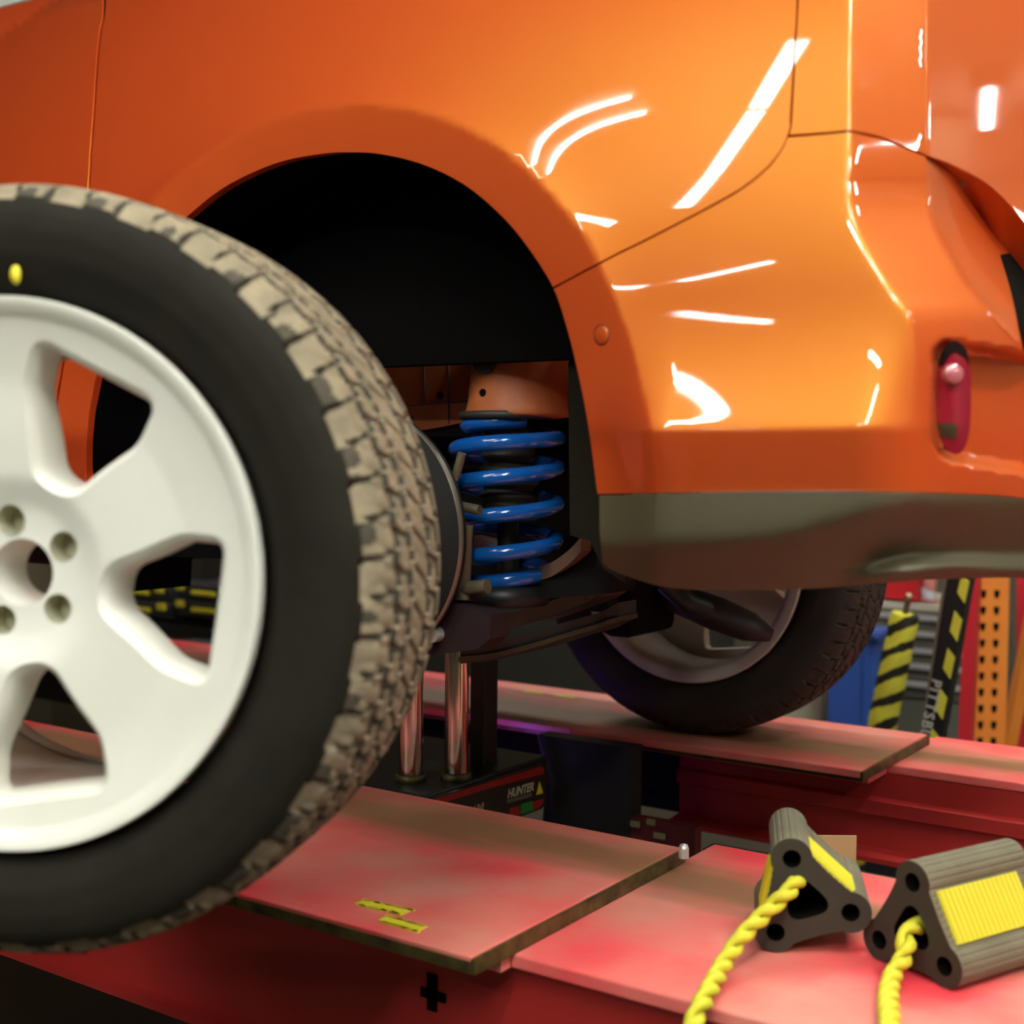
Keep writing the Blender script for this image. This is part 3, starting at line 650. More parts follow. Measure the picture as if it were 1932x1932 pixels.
# ------------------------------------------------------------------ lift runways
def runway(name, label, zt, plate, deck, face_y, xend, near):
    t = thing(name, ((-1.5), (deck[0] + deck[1]) / 2, 0), label, 'vehicle lift', 'runways of the red drive-on lift')
    x0, x1 = -5.0, 1.2
    MB().box(((x0 + x1) / 2, (deck[0] + deck[1]) / 2, .868), (x1 - x0, deck[1] - deck[0], .018)).build('deck', REDTOP, t)
    return t
def slab(x0, x1, y0, y1, z0, z1): return ((x0 + x1) / 2, (y0 + y1) / 2, (z0 + z1) / 2), (x1 - x0, y1 - y0, z1 - z0)
N1 = thing('lift_runway', (-1.2, 1.6, 0), 'near red lift runway with the two wheel chocks on it', 'vehicle lift', 'runways of the red drive-on lift')
MB().box(*slab(-.925, 1.3, 1.35, 1.935, .858, .877), bev=.003).box(*slab(-5, -.925, 1.33, 1.815, .858, .872)).build('deck', track_mat('worn_deck_near', 1.74, .12), N1)
sp = MB().box(*slab(-4.2, -.922, 1.262, 1.815, .8845, .9), bev=.002).build('slip_plate', track_mat('worn_plate_near', 1.70, .13), N1)
MB().box(*slab(-4.2, -.926, 1.285, 1.80, .8725, .8843)).build('plate_bearing', EDGE, N1)
MB().box(*slab(-.9218, -.9165, 1.262, 1.815, .8785, .8975)).box(*slab(-4.2, -.9218, 1.2595, 1.2618, .8800, .8945)).build('plate_edge', EDGE, N1)  # front strip paints the shadow line under the plate; end is worn steel
MB().box(*slab(-5, 1.3, 1.37, 1.388, .645, .857)).box(*slab(-5, 1.3, 1.345, 1.37, .640, .652)).build('side_beam', REDBEAM, N1)
MB().box(*slab(-5, 1.3, 1.79, 1.805, .66, .857)).build('inner_beam', REDBEAM, N1)
MB().box(*slab(-.95, 1.3, 1.945, 1.985, .80, .862)).build('jack_rail', BLACK, N1)
c = PY(816, 1872, 1.3695)
MB().box(c, (.016, .004, .050)).box(c + [0.002, 0, -.003], (.042, .004, .013)).build('slot', HOLE, N1)
c = PZ(1290, 1606, .905); MB().lathe([(0, .012), (.006, .010), (.008, .004), (.008, -.01)], c, None, 16).build('steel_pin', ALU, N1)
# worn yellow lettering on the plate (unreadable strokes)
mb = MB()
for row, (ua, va, ub, vb) in enumerate([(678, 1702, 770, 1722), (722, 1733, 796, 1754)]):
    n = 9 - row
    for i in range(n):
        t0 = i / n; a = PZ(ua + (ub - ua) * t0, va + (vb - va) * t0, .9005)
        w = .0085; mb.box(a + [.004, 0, .0005], (w, .020 + .004 * ((i * 7) % 3), .001))
        mb.box(a + [.004, .010 - .02 * (i % 2), .0005], (w + .006, .006, .001))
mb.build('yellow_lettering', YEL, sp)
N2 = thing('lift_runway', (-1.2, 2.8, 0), 'far red lift runway under the mounted rear wheel', 'vehicle lift', 'runways of the red drive-on lift')
MB().box(*slab(-.885, 1.6, 2.66, 3.0, .858, .877), bev=.003).box(*slab(-6, -.885, 2.55, 3.0, .858, .872)).build('deck', track_mat('worn_deck_far', 2.80, .10), N2)
sp2 = MB().box(*slab(-4.2, -.875, 2.475, 2.90, .8845, .9), bev=.002).build('slip_plate', track_mat('worn_plate_far', 2.62, .15), N2)
MB().box(*slab(-4.2, -.88, 2.50, 2.89, .8725, .8843)).build('plate_bearing', EDGE, N2)
MB().box(*slab(-.8748, -.870, 2.475, 2.90, .8785, .8975)).build('plate_edge', EDGE, N2)
for i in range(2):
    c = PZ(1005 + i * 60, 1306 + i * 8, .901); MB().box(c, (.06, .03, .001)).build('yellow_decal', YEL, sp2)
pr = [(2.66, .857), (2.66, .806), (2.645, .800), (2.645, .772), (2.66, .766), (2.66, .70), (2.60, .695), (2.60, .685), (2.70, .685), (2.70, .857)]
MB().prism([(-1.36, y, z) for y, z in pr], (2.9, 0, 0)).build('side_beam', REDBEAM, N2)
MB().box(*slab(-6, -1.36, 2.66, 2.70, .70, .857)).build('inner_beam', UNDER, N2)
for xl in (-4.6, 1.3): MB().box(*slab(xl - .1, xl + .1, 2.71, 2.95, 0, .857)).build('leg', REDBEAM, N2); MB().box(*slab(xl - .1, xl + .1, 1.45, 1.75, 0, .857)).build('leg', REDBEAM, N1)
c = PY(1230, 1493, 2.644); MB().tube([c, c - [0, .002, 0]], .006, 12).build('bolt_hole', HOLE, N2)

# ------------------------------------------------------------------ rolling jack between the runways
J = thing('rolling_jack', (-1.5, 2.1, .8), 'black rolling jack with two chrome rams and a red-striped black label', 'jack')
XJ = -1.43
MB().box(*slab(-2.0, XJ - .012, 1.83, 2.235, .80, .897), bev=.004).build('jack_body', BLACK, J)
la = [PX(u, v, XJ) for u, v in [(822, 1505), (925, 1473), (1022, 1442), (1030, 1446), (1030, 1516), (1022, 1526), (985, 1540), (940, 1553), (822, 1590)]]
lp = MB().prism(la, (-.010, 0, 0)).build('label_panel', mat('label_black', (.025, .022, .016), .35), J)
def lab(name, px, m, dx=.0008): return MB().prism([PX(u, v, XJ + dx) for u, v in px], (-.0006, 0, 0)).build(name, m, lp)
REDST = mat('red_label', (.42, .02, .018), .4)
lab('red_stripe', [(823, 1507), (925, 1475), (1020, 1446), (1026, 1450), (1026, 1460), (925, 1487), (823, 1519)], REDST)
lab('red_block', [(962, 1525), (1026, 1507), (1024, 1517), (1016, 1525), (985, 1536), (958, 1545)], REDST)
lab('green_switch', [(983, 1517), (1005, 1511), (1005, 1530), (983, 1536)], GREEN, .003)
lab('warning_triangle', [(1018, 1475), (1025, 1496), (1012, 1500)], YEL)
def text(s, name, m, parent, size, origin, xa, ya, shear=0., bold=.0, align='LEFT', space=1.):
    cu = bpy.data.curves.new(name, 'FONT'); cu.body = s; cu.size = size; cu.extrude = .0003; cu.shear = shear; cu.offset = bold; cu.align_x = align; cu.space_character = space
    o = bpy.data.objects.new(name, cu); COL.objects.link(o); bpy.context.view_layer.update()
    me = bpy.data.meshes.new_from_object(o.evaluated_get(bpy.context.evaluated_depsgraph_get())); COL.objects.unlink(o); bpy.data.objects.remove(o)
    xa = Vector(xa).normalized(); ya = Vector(ya); ya = (ya - xa * ya.dot(xa)).normalized(); za = xa.cross(ya)
    me.transform(Matrix((list(xa) + [0], list(ya) + [0], list(za) + [0], [0, 0, 0, 1])).transposed()); me.transform(Matrix.Translation(Vector(origin)))
    me.name = name; me.materials.clear(); me.materials.append(m); o = bpy.data.objects.new(name, me); return link(o, parent)
o_ = PX(957, 1506, XJ + .001); e_ = PX(1006, 1491, XJ + .001); u_ = PX(959, 1483, XJ + .001)
hw = np.linalg.norm(e_ - o_)
text('HUNTER', 'lettering', mat('label_white', (.62, .56, .36), .4), lp, hw / 3.9, o_, e_ - o_, (0, 0, 1), .25, .0008)
lab('small_print', [(957, 1509), (1004, 1495), (1003, 1503), (957, 1516)], mat('small_print_grey', (.16, .14, .10), .5))
o_ = PX(893, 1533, XJ + .001); text('UNI', 'small_lettering', mat('label_cream', (.5, .46, .32), .4), lp, hw / 5, o_, e_ - PX(957, 1506, XJ + .001), (0, 0, 1), .25, .0005)
for (u, vb, vt, Yc) in [(861, 1470, 1222, 1.965), (775, 1478, 1222, 1.905)]:
    b = PY(u, vb, Yc); tz = PY(u, vt, Yc)[2]
    cy = MB().tube([(b[0], Yc, .896), (b[0], Yc, tz)], .0225, 40).build('chrome_ram', CHROME, J)
    MB().lathe([(.024, .0), (.030, .0), (.028, .012), (.0235, .014)], (b[0], Yc, .897), None, 32).build('ram_collar', EDGE, cy)
b = PY(912, 1470, 2.10); MB().box((b[0], 2.10, 1.04), (.034, .05, .29), bev=.004).build('guide_column', BLACK, J)
P = [PY(u, v, 2.40) for u, v in [(1013, 1386), (1190, 1412), (1187, 1600), (1020, 1600), (1030, 1470)]]
MB().prism(P, (0, .05, 0)).build('jack_side_box', mat('box_black', (.014, .013, .012), .5), J)
P = [PY(u, v, 2.39) for u, v in [(1013, 1386), (1017, 1387), (1043, 1468), (1044, 1530), (1040, 1528), (1038, 1470)]]
MB().prism(P, (0, .008, 0)).build('hose', BOOT, J)
for u, v, w in [(1198, 1555, 8), (1228, 1551, 6), (1244, 1577, 12)]:
    c = PY(u, v, 2.39); MB().box(c, (.012 + w * .0011, .004, .012)).build('small_decal', mat('pale_decal', (.22, .19, .10), .6), J)
c0_ = PY(1235, 1590, 2.42); MB().box(c0_ + [0, 0, -.0], (.20, .03, .10)).build('lower_bracket', mat('shaded_red_bracket', (.10, .008, .008), .6), J)  # beam red darkened: its shade is put into the colour

# ------------------------------------------------------------------ chocks and ropes
def chock(base, dirv, side, length, label, roll, lift_=0.):
    a = np.array([dirv[0], dirv[1], 0]); a /= np.linalg.norm(a); b = np.array([-a[1], a[0], 0]); z = np.array([0, 0, 1.])  # a: L->R on the front face, b: into depth
    
    o = np.array(base); rl = .026; R_ = side / math.sqrt(3)
    t = thing('wheel_chock', tuple(o), label, 'wheel chock', 'rubber wheel chocks on the near runway')
    cs, sn = math.cos(roll), math.sin(roll)
    lobes = [(0, R_ + R_ / 2 + rl), (-side / 2, rl), (side / 2, rl)]; lobes = [(p[0], p[1]) for p in lobes]
    cen = np.array([0, R_ / 2 + rl]); lob = [np.array(p) for p in lobes]
    outl = []
    for i, c in enumerate(lob):
        d = (c - cen); an = math.atan2(d[1], d[0]); nxt = lob[(i + 1) % 3]
        for k in np.linspace(-1.75, 1.75, 22): outl.append(c + rl * np.array([math.cos(an + k), math.sin(an + k)]))
        # concave side towards next lobe
        d2 = nxt - cen; an2 = math.atan2(d2[1], d2[0]); p = c + rl * np.array([math.cos(an + 1.75), math.sin(an + 1.75)]); q = nxt + rl * np.array([math.cos(an2 - 1.75), math.sin(an2 - 1.75)])
        mid = (p + q) / 2; ctl = mid + (cen - mid) * .06
        for k in np.linspace(0, 1, 12)[1:-1]: outl.append((1 - k) ** 2 * p + 2 * k * (1 - k) * ctl + k * k * q)
    outl = np.array(outl)
    def w3(P, h):
        P = np.atleast_2d(P) - lob[1]; P = np.stack([P[:, 0] * cs - P[:, 1] * sn, P[:, 0] * sn + P[:, 1] * cs], 1) + lob[1]; return o + P[:, :1] * a + P[:, 1:2] * z + b * h
    holes = [np.array([c + .0115 * np.array([math.cos(x), math.sin(x)]) for x in np.arange(20) / 20 * 2 * PI]) for c in lob]
    tri = np.array([cen + (c - cen) * .74 for c in lob]); tri = smooth(np.concatenate([[tri[i] * .82 + tri[(i + 1) % 3] * .18 + (cen - tri[i]) * .10, tri[i] * .5 + tri[(i + 1) % 3] * .5, tri[i] * .18 + tri[(i + 1) % 3] * .82 + (cen - tri[(i + 1) % 3]) * .10] for i in range(3)]), .004, True)
    loops = [outl] + holes + [tri]; V = []; E = []
    for L_ in loops:
        q = len(V); V += [Vector(p) for p in L_]; E += [(q + i, q + (i + 1) % len(L_)) for i in range(len(L_))]
    vo, eo, fo, *_ = geometry.delaunay_2d_cdt(V, E, [], 0, 1e-7); Q = np.array([(p.x, p.y) for p in vo]); F = []
    CC_ = np.array([Q[list(f)].mean(0) for f in fo]); ok_ = inside(outl, CC_)
    for L_ in loops[1:]: ok_ &= ~inside(L_, CC_)
    F = [tuple(f) for f, k_ in zip(fo, ok_) if k_]
    mb = MB(); mb.add(w3(Q, 0), F, 1, False); mb.add(w3(Q, length), F, 0, False)
    for L_ in loops[1:]:
        n = len(L_); mb.add(np.concatenate([w3(L_, 0), w3(L_, length)]), [(i, (i + 1) % n, n + (i + 1) % n, n + i) for i in range(n)], 2)
    # outer skin with grooves running along the length
    od = np.array(lin(np.concatenate([outl, outl[:1]]), .0012)[:-1]); n = len(od)
    Nn = np.roll(od, -1, 0) - np.roll(od, 1, 0); Nn = np.stack([Nn[:, 1], -Nn[:, 0]], 1); Nn /= np.linalg.norm(Nn, axis=1)[:, None] + 1e-9
    if ((od - cen) * Nn).sum() < 0: Nn = -Nn
    s_ = np.arange(n) * .0013; gr = .0012 * (np.sin(s_ / .0085 * 2 * PI) > .55)
    od2 = od - Nn * gr[:, None]
    mb.add(np.concatenate([w3(od, 0), w3(od2, .006), w3(od2, length - .006), w3(od, length)]), [(j * n + i, j * n + (i + 1) % n, (j + 1) * n + (i + 1) % n, (j + 1) * n + i) for j in range(3) for i in range(n)], 0, False)
    body = mb.build('rubber_block', [CHOCK, CHOCKF, HOLE], t)
    c2_ = lambda p: np.array([cs * (p - lob[1])[0] - sn * (p - lob[1])[1], sn * (p - lob[1])[0] + cs * (p - lob[1])[1]]) + lob[1]
    lob = [c2_(p) for p in [lob[0], lob[2]]]; lob = [lob[0], np.array(lobes[1]), lob[1]]
    return t, o, a, b, z, lob, sum(lob) / 3, rl
def grip(t, o, a, b, z, p, q, h0, h1, m, ribs=True):
    """yellow ribbed pad between two section points p,q"""
    d = (q - p); L_ = np.linalg.norm(d); d /= L_; nn = np.array([d[1], -d[0]]); 
    mb = MB(); n = max(4, int((h1 - h0) / .0085)); V = []; F = []
    for i in range(n * 4 + 1):
        h = h0 + (h1 - h0) * i / (n * 4); e = [.0, .0035, .0045, .0015][i % 4] if ribs else .002
        for s in (0, 1): 
            P = p + d * L_ * s; V.append(o + (P[0] + nn[0] * e) * a + (P[1] + nn[1] * e) * z + b * h)
        for s in (1, 0):
            P = p + d * L_ * s; V.append(o + (P[0] - nn[0] * .006) * a + (P[1] - nn[1] * .006) * z + b * h)
    for i in range(n * 4):
        for k in range(4): F.append((i * 4 + k, i * 4 + (k + 1) % 4, (i + 1) * 4 + (k + 1) % 4, (i + 1) * 4 + k))
    F += [(0, 1, 2, 3), tuple(n * 16 + k for k in (3, 2, 1, 0))]
    mb.add(V, F, 0, False); return mb.build('yellow_grip', m, t)
ZD = .8775
A1, B1 = PZ(1462, 1797, ZD), PZ(1605, 1758, ZD)
t1, o1, a1, b1, z1, lob1, cen1, rl1 = chock(A1 + .049 * np.array([.91, .415, 0]), (.91, .415), .097, .150, 'rubber wheel chock standing end-on, left of the pair on the runway', math.radians(19))
def sidept(lob, i, j, f, cen, rl, o=.95):
    p = lob[i] + (lob[j] - lob[i]) * f; m_ = p - cen; d = lob[j] - lob[i]; nn = np.array([-d[1], d[0]]); nn /= np.linalg.norm(nn)
    if nn @ m_ < 0: nn = -nn
    return p + nn * rl * o
def addgrip(T, i, j, f0, f1, h0, h1):
    t, o, a, b, z, lob, cen, rl = T; p, q = sidept(lob, i, j, f0, cen, rl, .80), sidept(lob, i, j, f1, cen, rl, .80)
    d = q - p; nn = np.array([d[1], -d[0]]); 
    if nn @ ((p + q) / 2 - cen) < 0: p, q = q, p
    return grip(t, o, a, b, z, p, q, h0, h1, YELR)
T1 = (t1, o1, a1, b1, z1, lob1, cen1, rl1)
addgrip(T1, 0, 2, .10, .86, .006, .066); addgrip(T1, 0, 1, .2, .8, .012, .066)
A2, B2 = PZ(1658, 1812, ZD), PZ(1785, 1858, ZD)
T2 = chock(A2 + .05 * np.array([.92, -.39, 0]), (.92, -.39), .100, .185, 'rubber wheel chock lying with its wide yellow ribbed side showing, right of the pair', 0)
addgrip(T2, 0, 2, .18, .82, .012, .16)
def rope(t, pts, name='rope'):
    P = smooth(np.array(pts), .004); L_ = np.r_[0, np.cumsum(np.linalg.norm(np.diff(P, axis=0), axis=1))]
    n = int(L_[-1] / .004); s = np.linspace(0, L_[-1], n); P = np.stack([np.interp(s, L_, P[:, k]) for k in range(3)], 1)
    Tn = np.gradient(P, axis=0); Tn /= np.linalg.norm(Tn, axis=1)[:, None]; mb = MB()
    x = np.cross(Tn, [0, 0, 1.]); x /= np.linalg.norm(x, axis=1)[:, None] + 1e-9; y = np.cross(Tn, x)
    for k in range(2):
        ph = s / .056 * 2 * PI + k * PI; mb.tube(P + .0060 * (np.cos(ph)[:, None] * x + np.sin(ph)[:, None] * y), .0064 + .0012 * np.sin(ph * 2), 10)
    return mb.build(name, ROPE, t)
p0 = o1 + a1 * cen1[0] + np.array([0, 0, cen1[1]])
dq = (p0 - CAM) @ Fw - .01; q0 = CAM + rays(1498., 1671.) * dq
r1 = [q0 + b1 * .07 + [0.01, 0, .0], q0] + [CAM + rays(u, v) * d for u, v, d in [(1445., 1722., dq - .025), (1400., 1768., dq - .055), (1366., 1818., dq - .088)]] + [PZ(1336., 1872., .894)] + [CAM + rays(u, v) * d for u, v, d in [(1312., 1920., 1.462), (1296., 1962., 1.452), (1282., 2020., 1.445)]]
rope(t1, r1)
t2, o2, a2, b2, z2, lob2, cen2, rl2 = T2
p0 = o2 + a2 * cen2[0] + np.array([0, 0, cen2[1]])
r2 = [p0 + b2 * .06, p0 - b2 * .005, CAM + rays(1708., 1800.) * 1.575, CAM + rays(1684., 1842.) * 1.545, PZ(1676, 1885, .893), PZ(1679, 1932, .893), PZ(1674, 1990, .893)]
rope(t2, r2)
tg = MB().box((PY(1578, 1613, 1.93)) , (.06, .004, .06), [R0, [-R0[1], R0[0], 0], [0, 0, 1]]).build('paper_tag', CARD); tag(tg, 'small tan card tag behind the left chock', 'card')

# ------------------------------------------------------------------ wheel dolly holding the loose wheel
wx = np.array([math.cos(wd), math.sin(wd), 0]); wy = np.array([-math.sin(wd), math.cos(wd), 0])
D = thing('wheel_dolly', (WC[0], WC[1], 0), 'black wheel dolly arm under the loose wheel at the lower left corner', 'wheel dolly')
zc = WC[2] - TR
base = np.array([WC[0], WC[1], 0]); fx = [wx, wy, np.array([0, 0, 1.])]
MB().box(base + wx * -.22 + [0, 0, zc - .013], (.50, .05, .022), fx, bev=.003).build('fork_arm', BLACK, D)
MB().box(base + wx * -.50 + [0, 0, zc / 2], (.06, .06, zc + .1), fx, bev=.004).build('post', BLACK, D)
MB().box(base + wx * -.35 + [0, 0, .03], (.7, .45, .06), fx, bev=.01).build('base', BLACK, D)

# ------------------------------------------------------------------ background on the right
def px_m(p): return 1 / FP * ((p - CAM) @ Fw)
c = PY(1861, 1395, 4.6); s1 = px_m(c)
RK = thing('rack_upright', (c[0], 4.6, 0), 'orange pallet rack upright with two columns of teardrop holes', 'rack upright')
ra = [R0, np.array([-R0[1], R0[0], 0]), np.array([0, 0, 1.])]
w = 52 * s1; lean = (R0 * 4 * s1) / (300 * s1)
mb = MB(); holes = MB(); ctr = c.copy(); ctr[2] = 0
mb.box(ctr + [0, 0, 1.5], (w, .006, 3.0), ra); mb.box(ctr + R0 * (w / 2 + .008) + [0, 0, 1.5] + ra[1] * .03, (.022, .06, 3.0), ra); mb.box(ctr - R0 * (w / 2) + [0, 0, 1.5] + ra[1] * .03, (.006, .06, 3.0), ra)
mb.build('rack_post', ORACK, RK)
for k in range(11):
    for s in (-1, 1):
        z = 1.5 - ((1112 + 31 * k) - V0) * s1; p = ctr + R0 * (s * 12.5 * s1) + [0, 0, z] - ra[1] * .0032
        hw_, hh = 5.2 * s1, 8 * s1
        MB().prism([p + R0 * x * hw_ + np.array([0, 0, y * hh]) for x, y in [(-1, 1), (1, 1), (1, 0), (.7, -.6), (.2, -1), (-.3, -1), (-.7, -.6), (-1, 0)]], -ra[1] * .0008).build('teardrop_hole', HOLE, RK)
MB().tube([PY(1971, 1060, 4.9), PY(1904, 1395, 4.9), PY(1840, 1720, 4.9)], .031, 4, smooth=False).build('diagonal_brace', ORACK, RK)
c = PY(1816, 1395, 4.5); s2 = px_m(c)
P = [PY(u, v, 4.5) for u, v in [(1826, 1000), (1842, 1000), (1830, 1395), (1826, 1560), (1798, 1560), (1806, 1395)]]
zt_ = PY(1830, 1000, 4.5)
Y_ = 4.5; b1_, b2_ = PY(1807, 1395, Y_), PY(1831, 1395, Y_); t1_, t2_ = PY(1822, 1090, Y_), PY(1845, 1090, Y_)
dz = lambda a, b, z: a + (b - a) * (z - a[2]) / (b[2] - a[2])
RP = MB().prism([dz(b1_, t1_, 0), dz(b2_, t2_, 0), dz(b2_, t2_, 1.8), dz(b1_, t1_, 1.8)], (0, .05, 0)).build('lift_post', REDPOST)
tag(RP, 'plain red steel post just left of the perforated orange upright', 'post')
RB = MB().prism([PY(u, v, 5.2) for u, v in [(1918, 1000), (1990, 1000), (1990, 1800), (1918, 1800)]], (0, .1, 0)).build('red_steel_sheet', REDPOST); tag(RB, 'red panel behind the orange diagonal brace at the right edge', 'panel')
# striped bar
Yb = 3.7; SB = thing('striped_bar', tuple(PY(1740, 1420, Yb) * [1, 1, 0]), 'black leaning jack bar with yellow chevrons and white lettering', 'jack')
def q(pts, Y, e, name, m, par): return MB().prism([PY(u, v, Y) for u, v in pts], (0, e, 0)).build(name, m, par)
a_, b_ = PY(1739, 1395, Yb), PY(1776, 1395, Yb); a2_, b2_ = PY(1791, 1080, Yb), PY(1840, 1080, Yb)
q([(1726, 1470), (1763, 1470), (1833, 1080), (1786, 1080)], Yb, .05, 'bar', mat('bar_black', (.012, .012, .013), .4), SB)
q([(1723, 1470), (1726, 1470), (1788, 1080), (1782, 1080)], Yb - .003, .05, 'bar_edge', mat('bar_edge_grey', (.22, .19, .14), .4, metal=.4), SB)
MB().box(PY(1740, 1470, Yb) * [1, 1, 0] + [0, .03, .3], (.3, .12, .6)).build('jack_base', BLACK, SB)
for x, y in [(1815, 1080), (1801, 1152), (1788, 1223), (1773, 1299), (1758, 1374)]:
    q([(x, y), (x + 14, y + 18), (x + 5, y + 59), (x - 9, y + 38)], Yb - .002, .0025, 'yellow_chevron', YELT, SB)
o_ = PY(1759, 1280, Yb - .004); e_ = PY(1733, 1400, Yb - .004)
text('PITTSBURGH', 'lettering', mat('bar_white', (.55, .52, .46), .5), SB, 27 * px_m(o_), o_, e_ - o_, PY(1776, 1340, Yb - .003) - PY(1752, 1336, Yb - .003), 0, .0008, space=1.22)
# padded striped cylinder
Yp = 4.1; CP = thing('padded_ram', tuple(PY(1650, 1400, Yp) * [1, 1, 0]), 'leaning post wrapped in black and yellow zebra-striped padding with a ball top', 'post')
pt, pb = PY(1708, 1158, Yp), PY(1664, 1370, Yp); dv = (pb - pt) / np.linalg.norm(pb - pt); pe = pb + dv * ((pb[2] - .02) / -dv[2])
def stripe_mat():
    m = mat('zebra_vinyl', (.70, .64, .06), .45); nt = m.node_tree; b = nt.nodes['Principled BSDF']
    tc = nt.nodes.new('ShaderNodeTexCoord'); sep = nt.nodes.new('ShaderNodeSeparateXYZ'); nt.links.new(tc.outputs['Object'], sep.inputs[0])
    n = nt.nodes.new('ShaderNodeTexNoise'); n.inputs['Scale'].default_value = 14; nt.links.new(tc.outputs['Object'], n.inputs['Vector'])
    def mth(op, a, b_=None):
        x = nt.nodes.new('ShaderNodeMath'); x.operation = op
        for i, q_ in enumerate([a, b_]):
            if q_ is None: continue
            if isinstance(q_, (int, float)): x.inputs[i].default_value = q_
            else: nt.links.new(q_, x.inputs[i])
        return x.outputs[0]
    h = mth('ADD', mth('MULTIPLY', sep.outputs[2], 1 / .074), mth('MULTIPLY', sep.outputs[0], -6.5)); h = mth('ADD', h, mth('MULTIPLY', n.outputs[0], .55))
    fr = mth('FRACT', h); st = mth('LESS_THAN', fr, .42)
    mx = nt.nodes.new('ShaderNodeMix'); mx.data_type = 'RGBA'; nt.links.new(st, mx.inputs[0]); mx.inputs[6].default_value = (.70, .64, .06, 1); mx.inputs[7].default_value = (.02, .017, .012, 1)
    nt.links.new(mx.outputs[2], b.inputs['Base Color']); return m
rp = 27 * px_m(pt)
PP = [pt + (pe - pt) * t for t in np.linspace(0, 1, 30)]
MB().tube(PP, [rp * .93] + [rp * (1 + .04 * math.sin(i * 2.1)) for i in range(1, 30)], 28).build('padding', stripe_mat(), CP)
MB().tube([pt, pt - dv * .045], .009, 14).build('shaft', RUST, CP)
MB().lathe([(.013 * math.sin(t), -.013 * math.cos(t)) for t in np.linspace(0.001, PI - .001, 14)], pt - dv * .055, None, 20).build('ball_end', mat('old_brass', (.40, .28, .16), .3, metal=.7), CP)
# tool cart with drawers
Yc = 5.4; CT = thing('tool_cart', tuple(PY(1740, 1400, Yc) * [1, 1, 0]), 'grey tool cart with a light top and stacked silver-handled drawers', 'tool cart')
def fl(u0, u1, v0, v1, Y, e, name, m, par=None): 
    p = PY((u0 + u1) / 2, (v0 + v1) / 2, Y); s = px_m(p); return MB().box(p + np.array([0, e / 2, 0]), ((u1 - u0) * s * 1.18, e, (v1 - v0) * s), bev=.002).build(name, m, par)
p = PY(1725, 1250, Yc); s = px_m(p); bot = p[2] - 0
MB().box((p[0], p[1] + .25, .42), (200 * s * 1.2, .5, .84 - .04)).build('cart_body', GREYC, CT)
fl(1655, 1790, 1140, 1151, Yc - .02, .54, 'cart_top', mat('cart_top_light', (.55, .52, .42), .4), CT)
for v0 in (1162, 1193, 1225, 1255, 1289):
    d = fl(1665, 1812, v0 - 2, v0 + 27, Yc - .012, .012, 'drawer', mat('drawer_grey', (.13, .13, .105), .45), CT)
    fl(1668, 1810, v0 - 1, v0 + 9, Yc - .03, .018, 'drawer_handle', ALU, d)
RX = thing('red_tool_box', tuple(PY(1700, 1135, 5.42)), 'red metal box on top of the tool cart', 'tool box')
zc_ = PY(1722.5, 1140., 5.38)[2] + .014
qz = lambda pts, Y, e, name, m, par: MB().prism([np.array([p[0], p[1], max(p[2], zc_)]) for p in (PY(u, v, Y) for u, v in pts)], (0, e, 0)).build(name, m, par)
qz([(1640, 1075), (1730, 1075), (1730, 1132), (1700, 1136), (1668, 1150), (1640, 1150)], 5.42, .25, 'box_body', REDBOX, RX)
qz([(1690, 1128), (1772, 1134), (1772, 1142), (1680, 1142)], 5.40, .015, 'red_tray', REDBOX, RX)
for u, v, r, m, lb in [(1752, 1104, 12, PINK, 'pink topped can standing on the tool cart behind the red box'), (1749, 1123, 12, CANW, 'white can lying on the red tray below the pink can')]:
    p = PY(u + 2, v - 2, 5.47); rr = r * px_m(p); cn = MB().lathe([(0, -.028), (rr * .9, -.028), (rr, -.022), (rr, .022), (rr * .85, .028), (0, .03)], p, None, 24).build('can', m); tag(cn, lb, 'can')
# blue bin, beige cabinet
BB = thing('blue_bin', tuple(PY(1630, 1400, 5.0) * [1, 1, 0]), 'tall blue plastic bin behind the zebra-striped post', 'bin')
p = PY(1622, 1200, 5.0); s = px_m(p); zt_ = p[2]
MB().box((p[0] - .03, 5.0 + .1, zt_ / 2), (84 * s * 1.15, .2, zt_), bev=.015).build('bin_body', BLUEBIN, BB)
MB().box((p[0] - .03, 5.09, zt_ + .0), (92 * s * 1.15, .23, .04), bev=.01).build('bin_rim', BLUEBIN, BB)
MB().box(PY(1638, 1290, 4.992), (22 * s, .01, 190 * s), bev=.003).build('bin_rib', BLUEBIN, BB)
MB().tube([PY(1651, 1197, 4.95), PY(1651, 1197, 4.99)], 6 * s, 16).build('bin_handle', BLUEBIN, BB)
p = PY(1545, 1300, 5.3); s = px_m(p)
CB = MB().box((p[0] - .06, 5.45, .40), (90 * s * 1.1, .5, .80), bev=.004).build('beige_cabinet', BEIGE); tag(CB, 'plain beige steel cabinet left of the blue bin', 'cabinet')
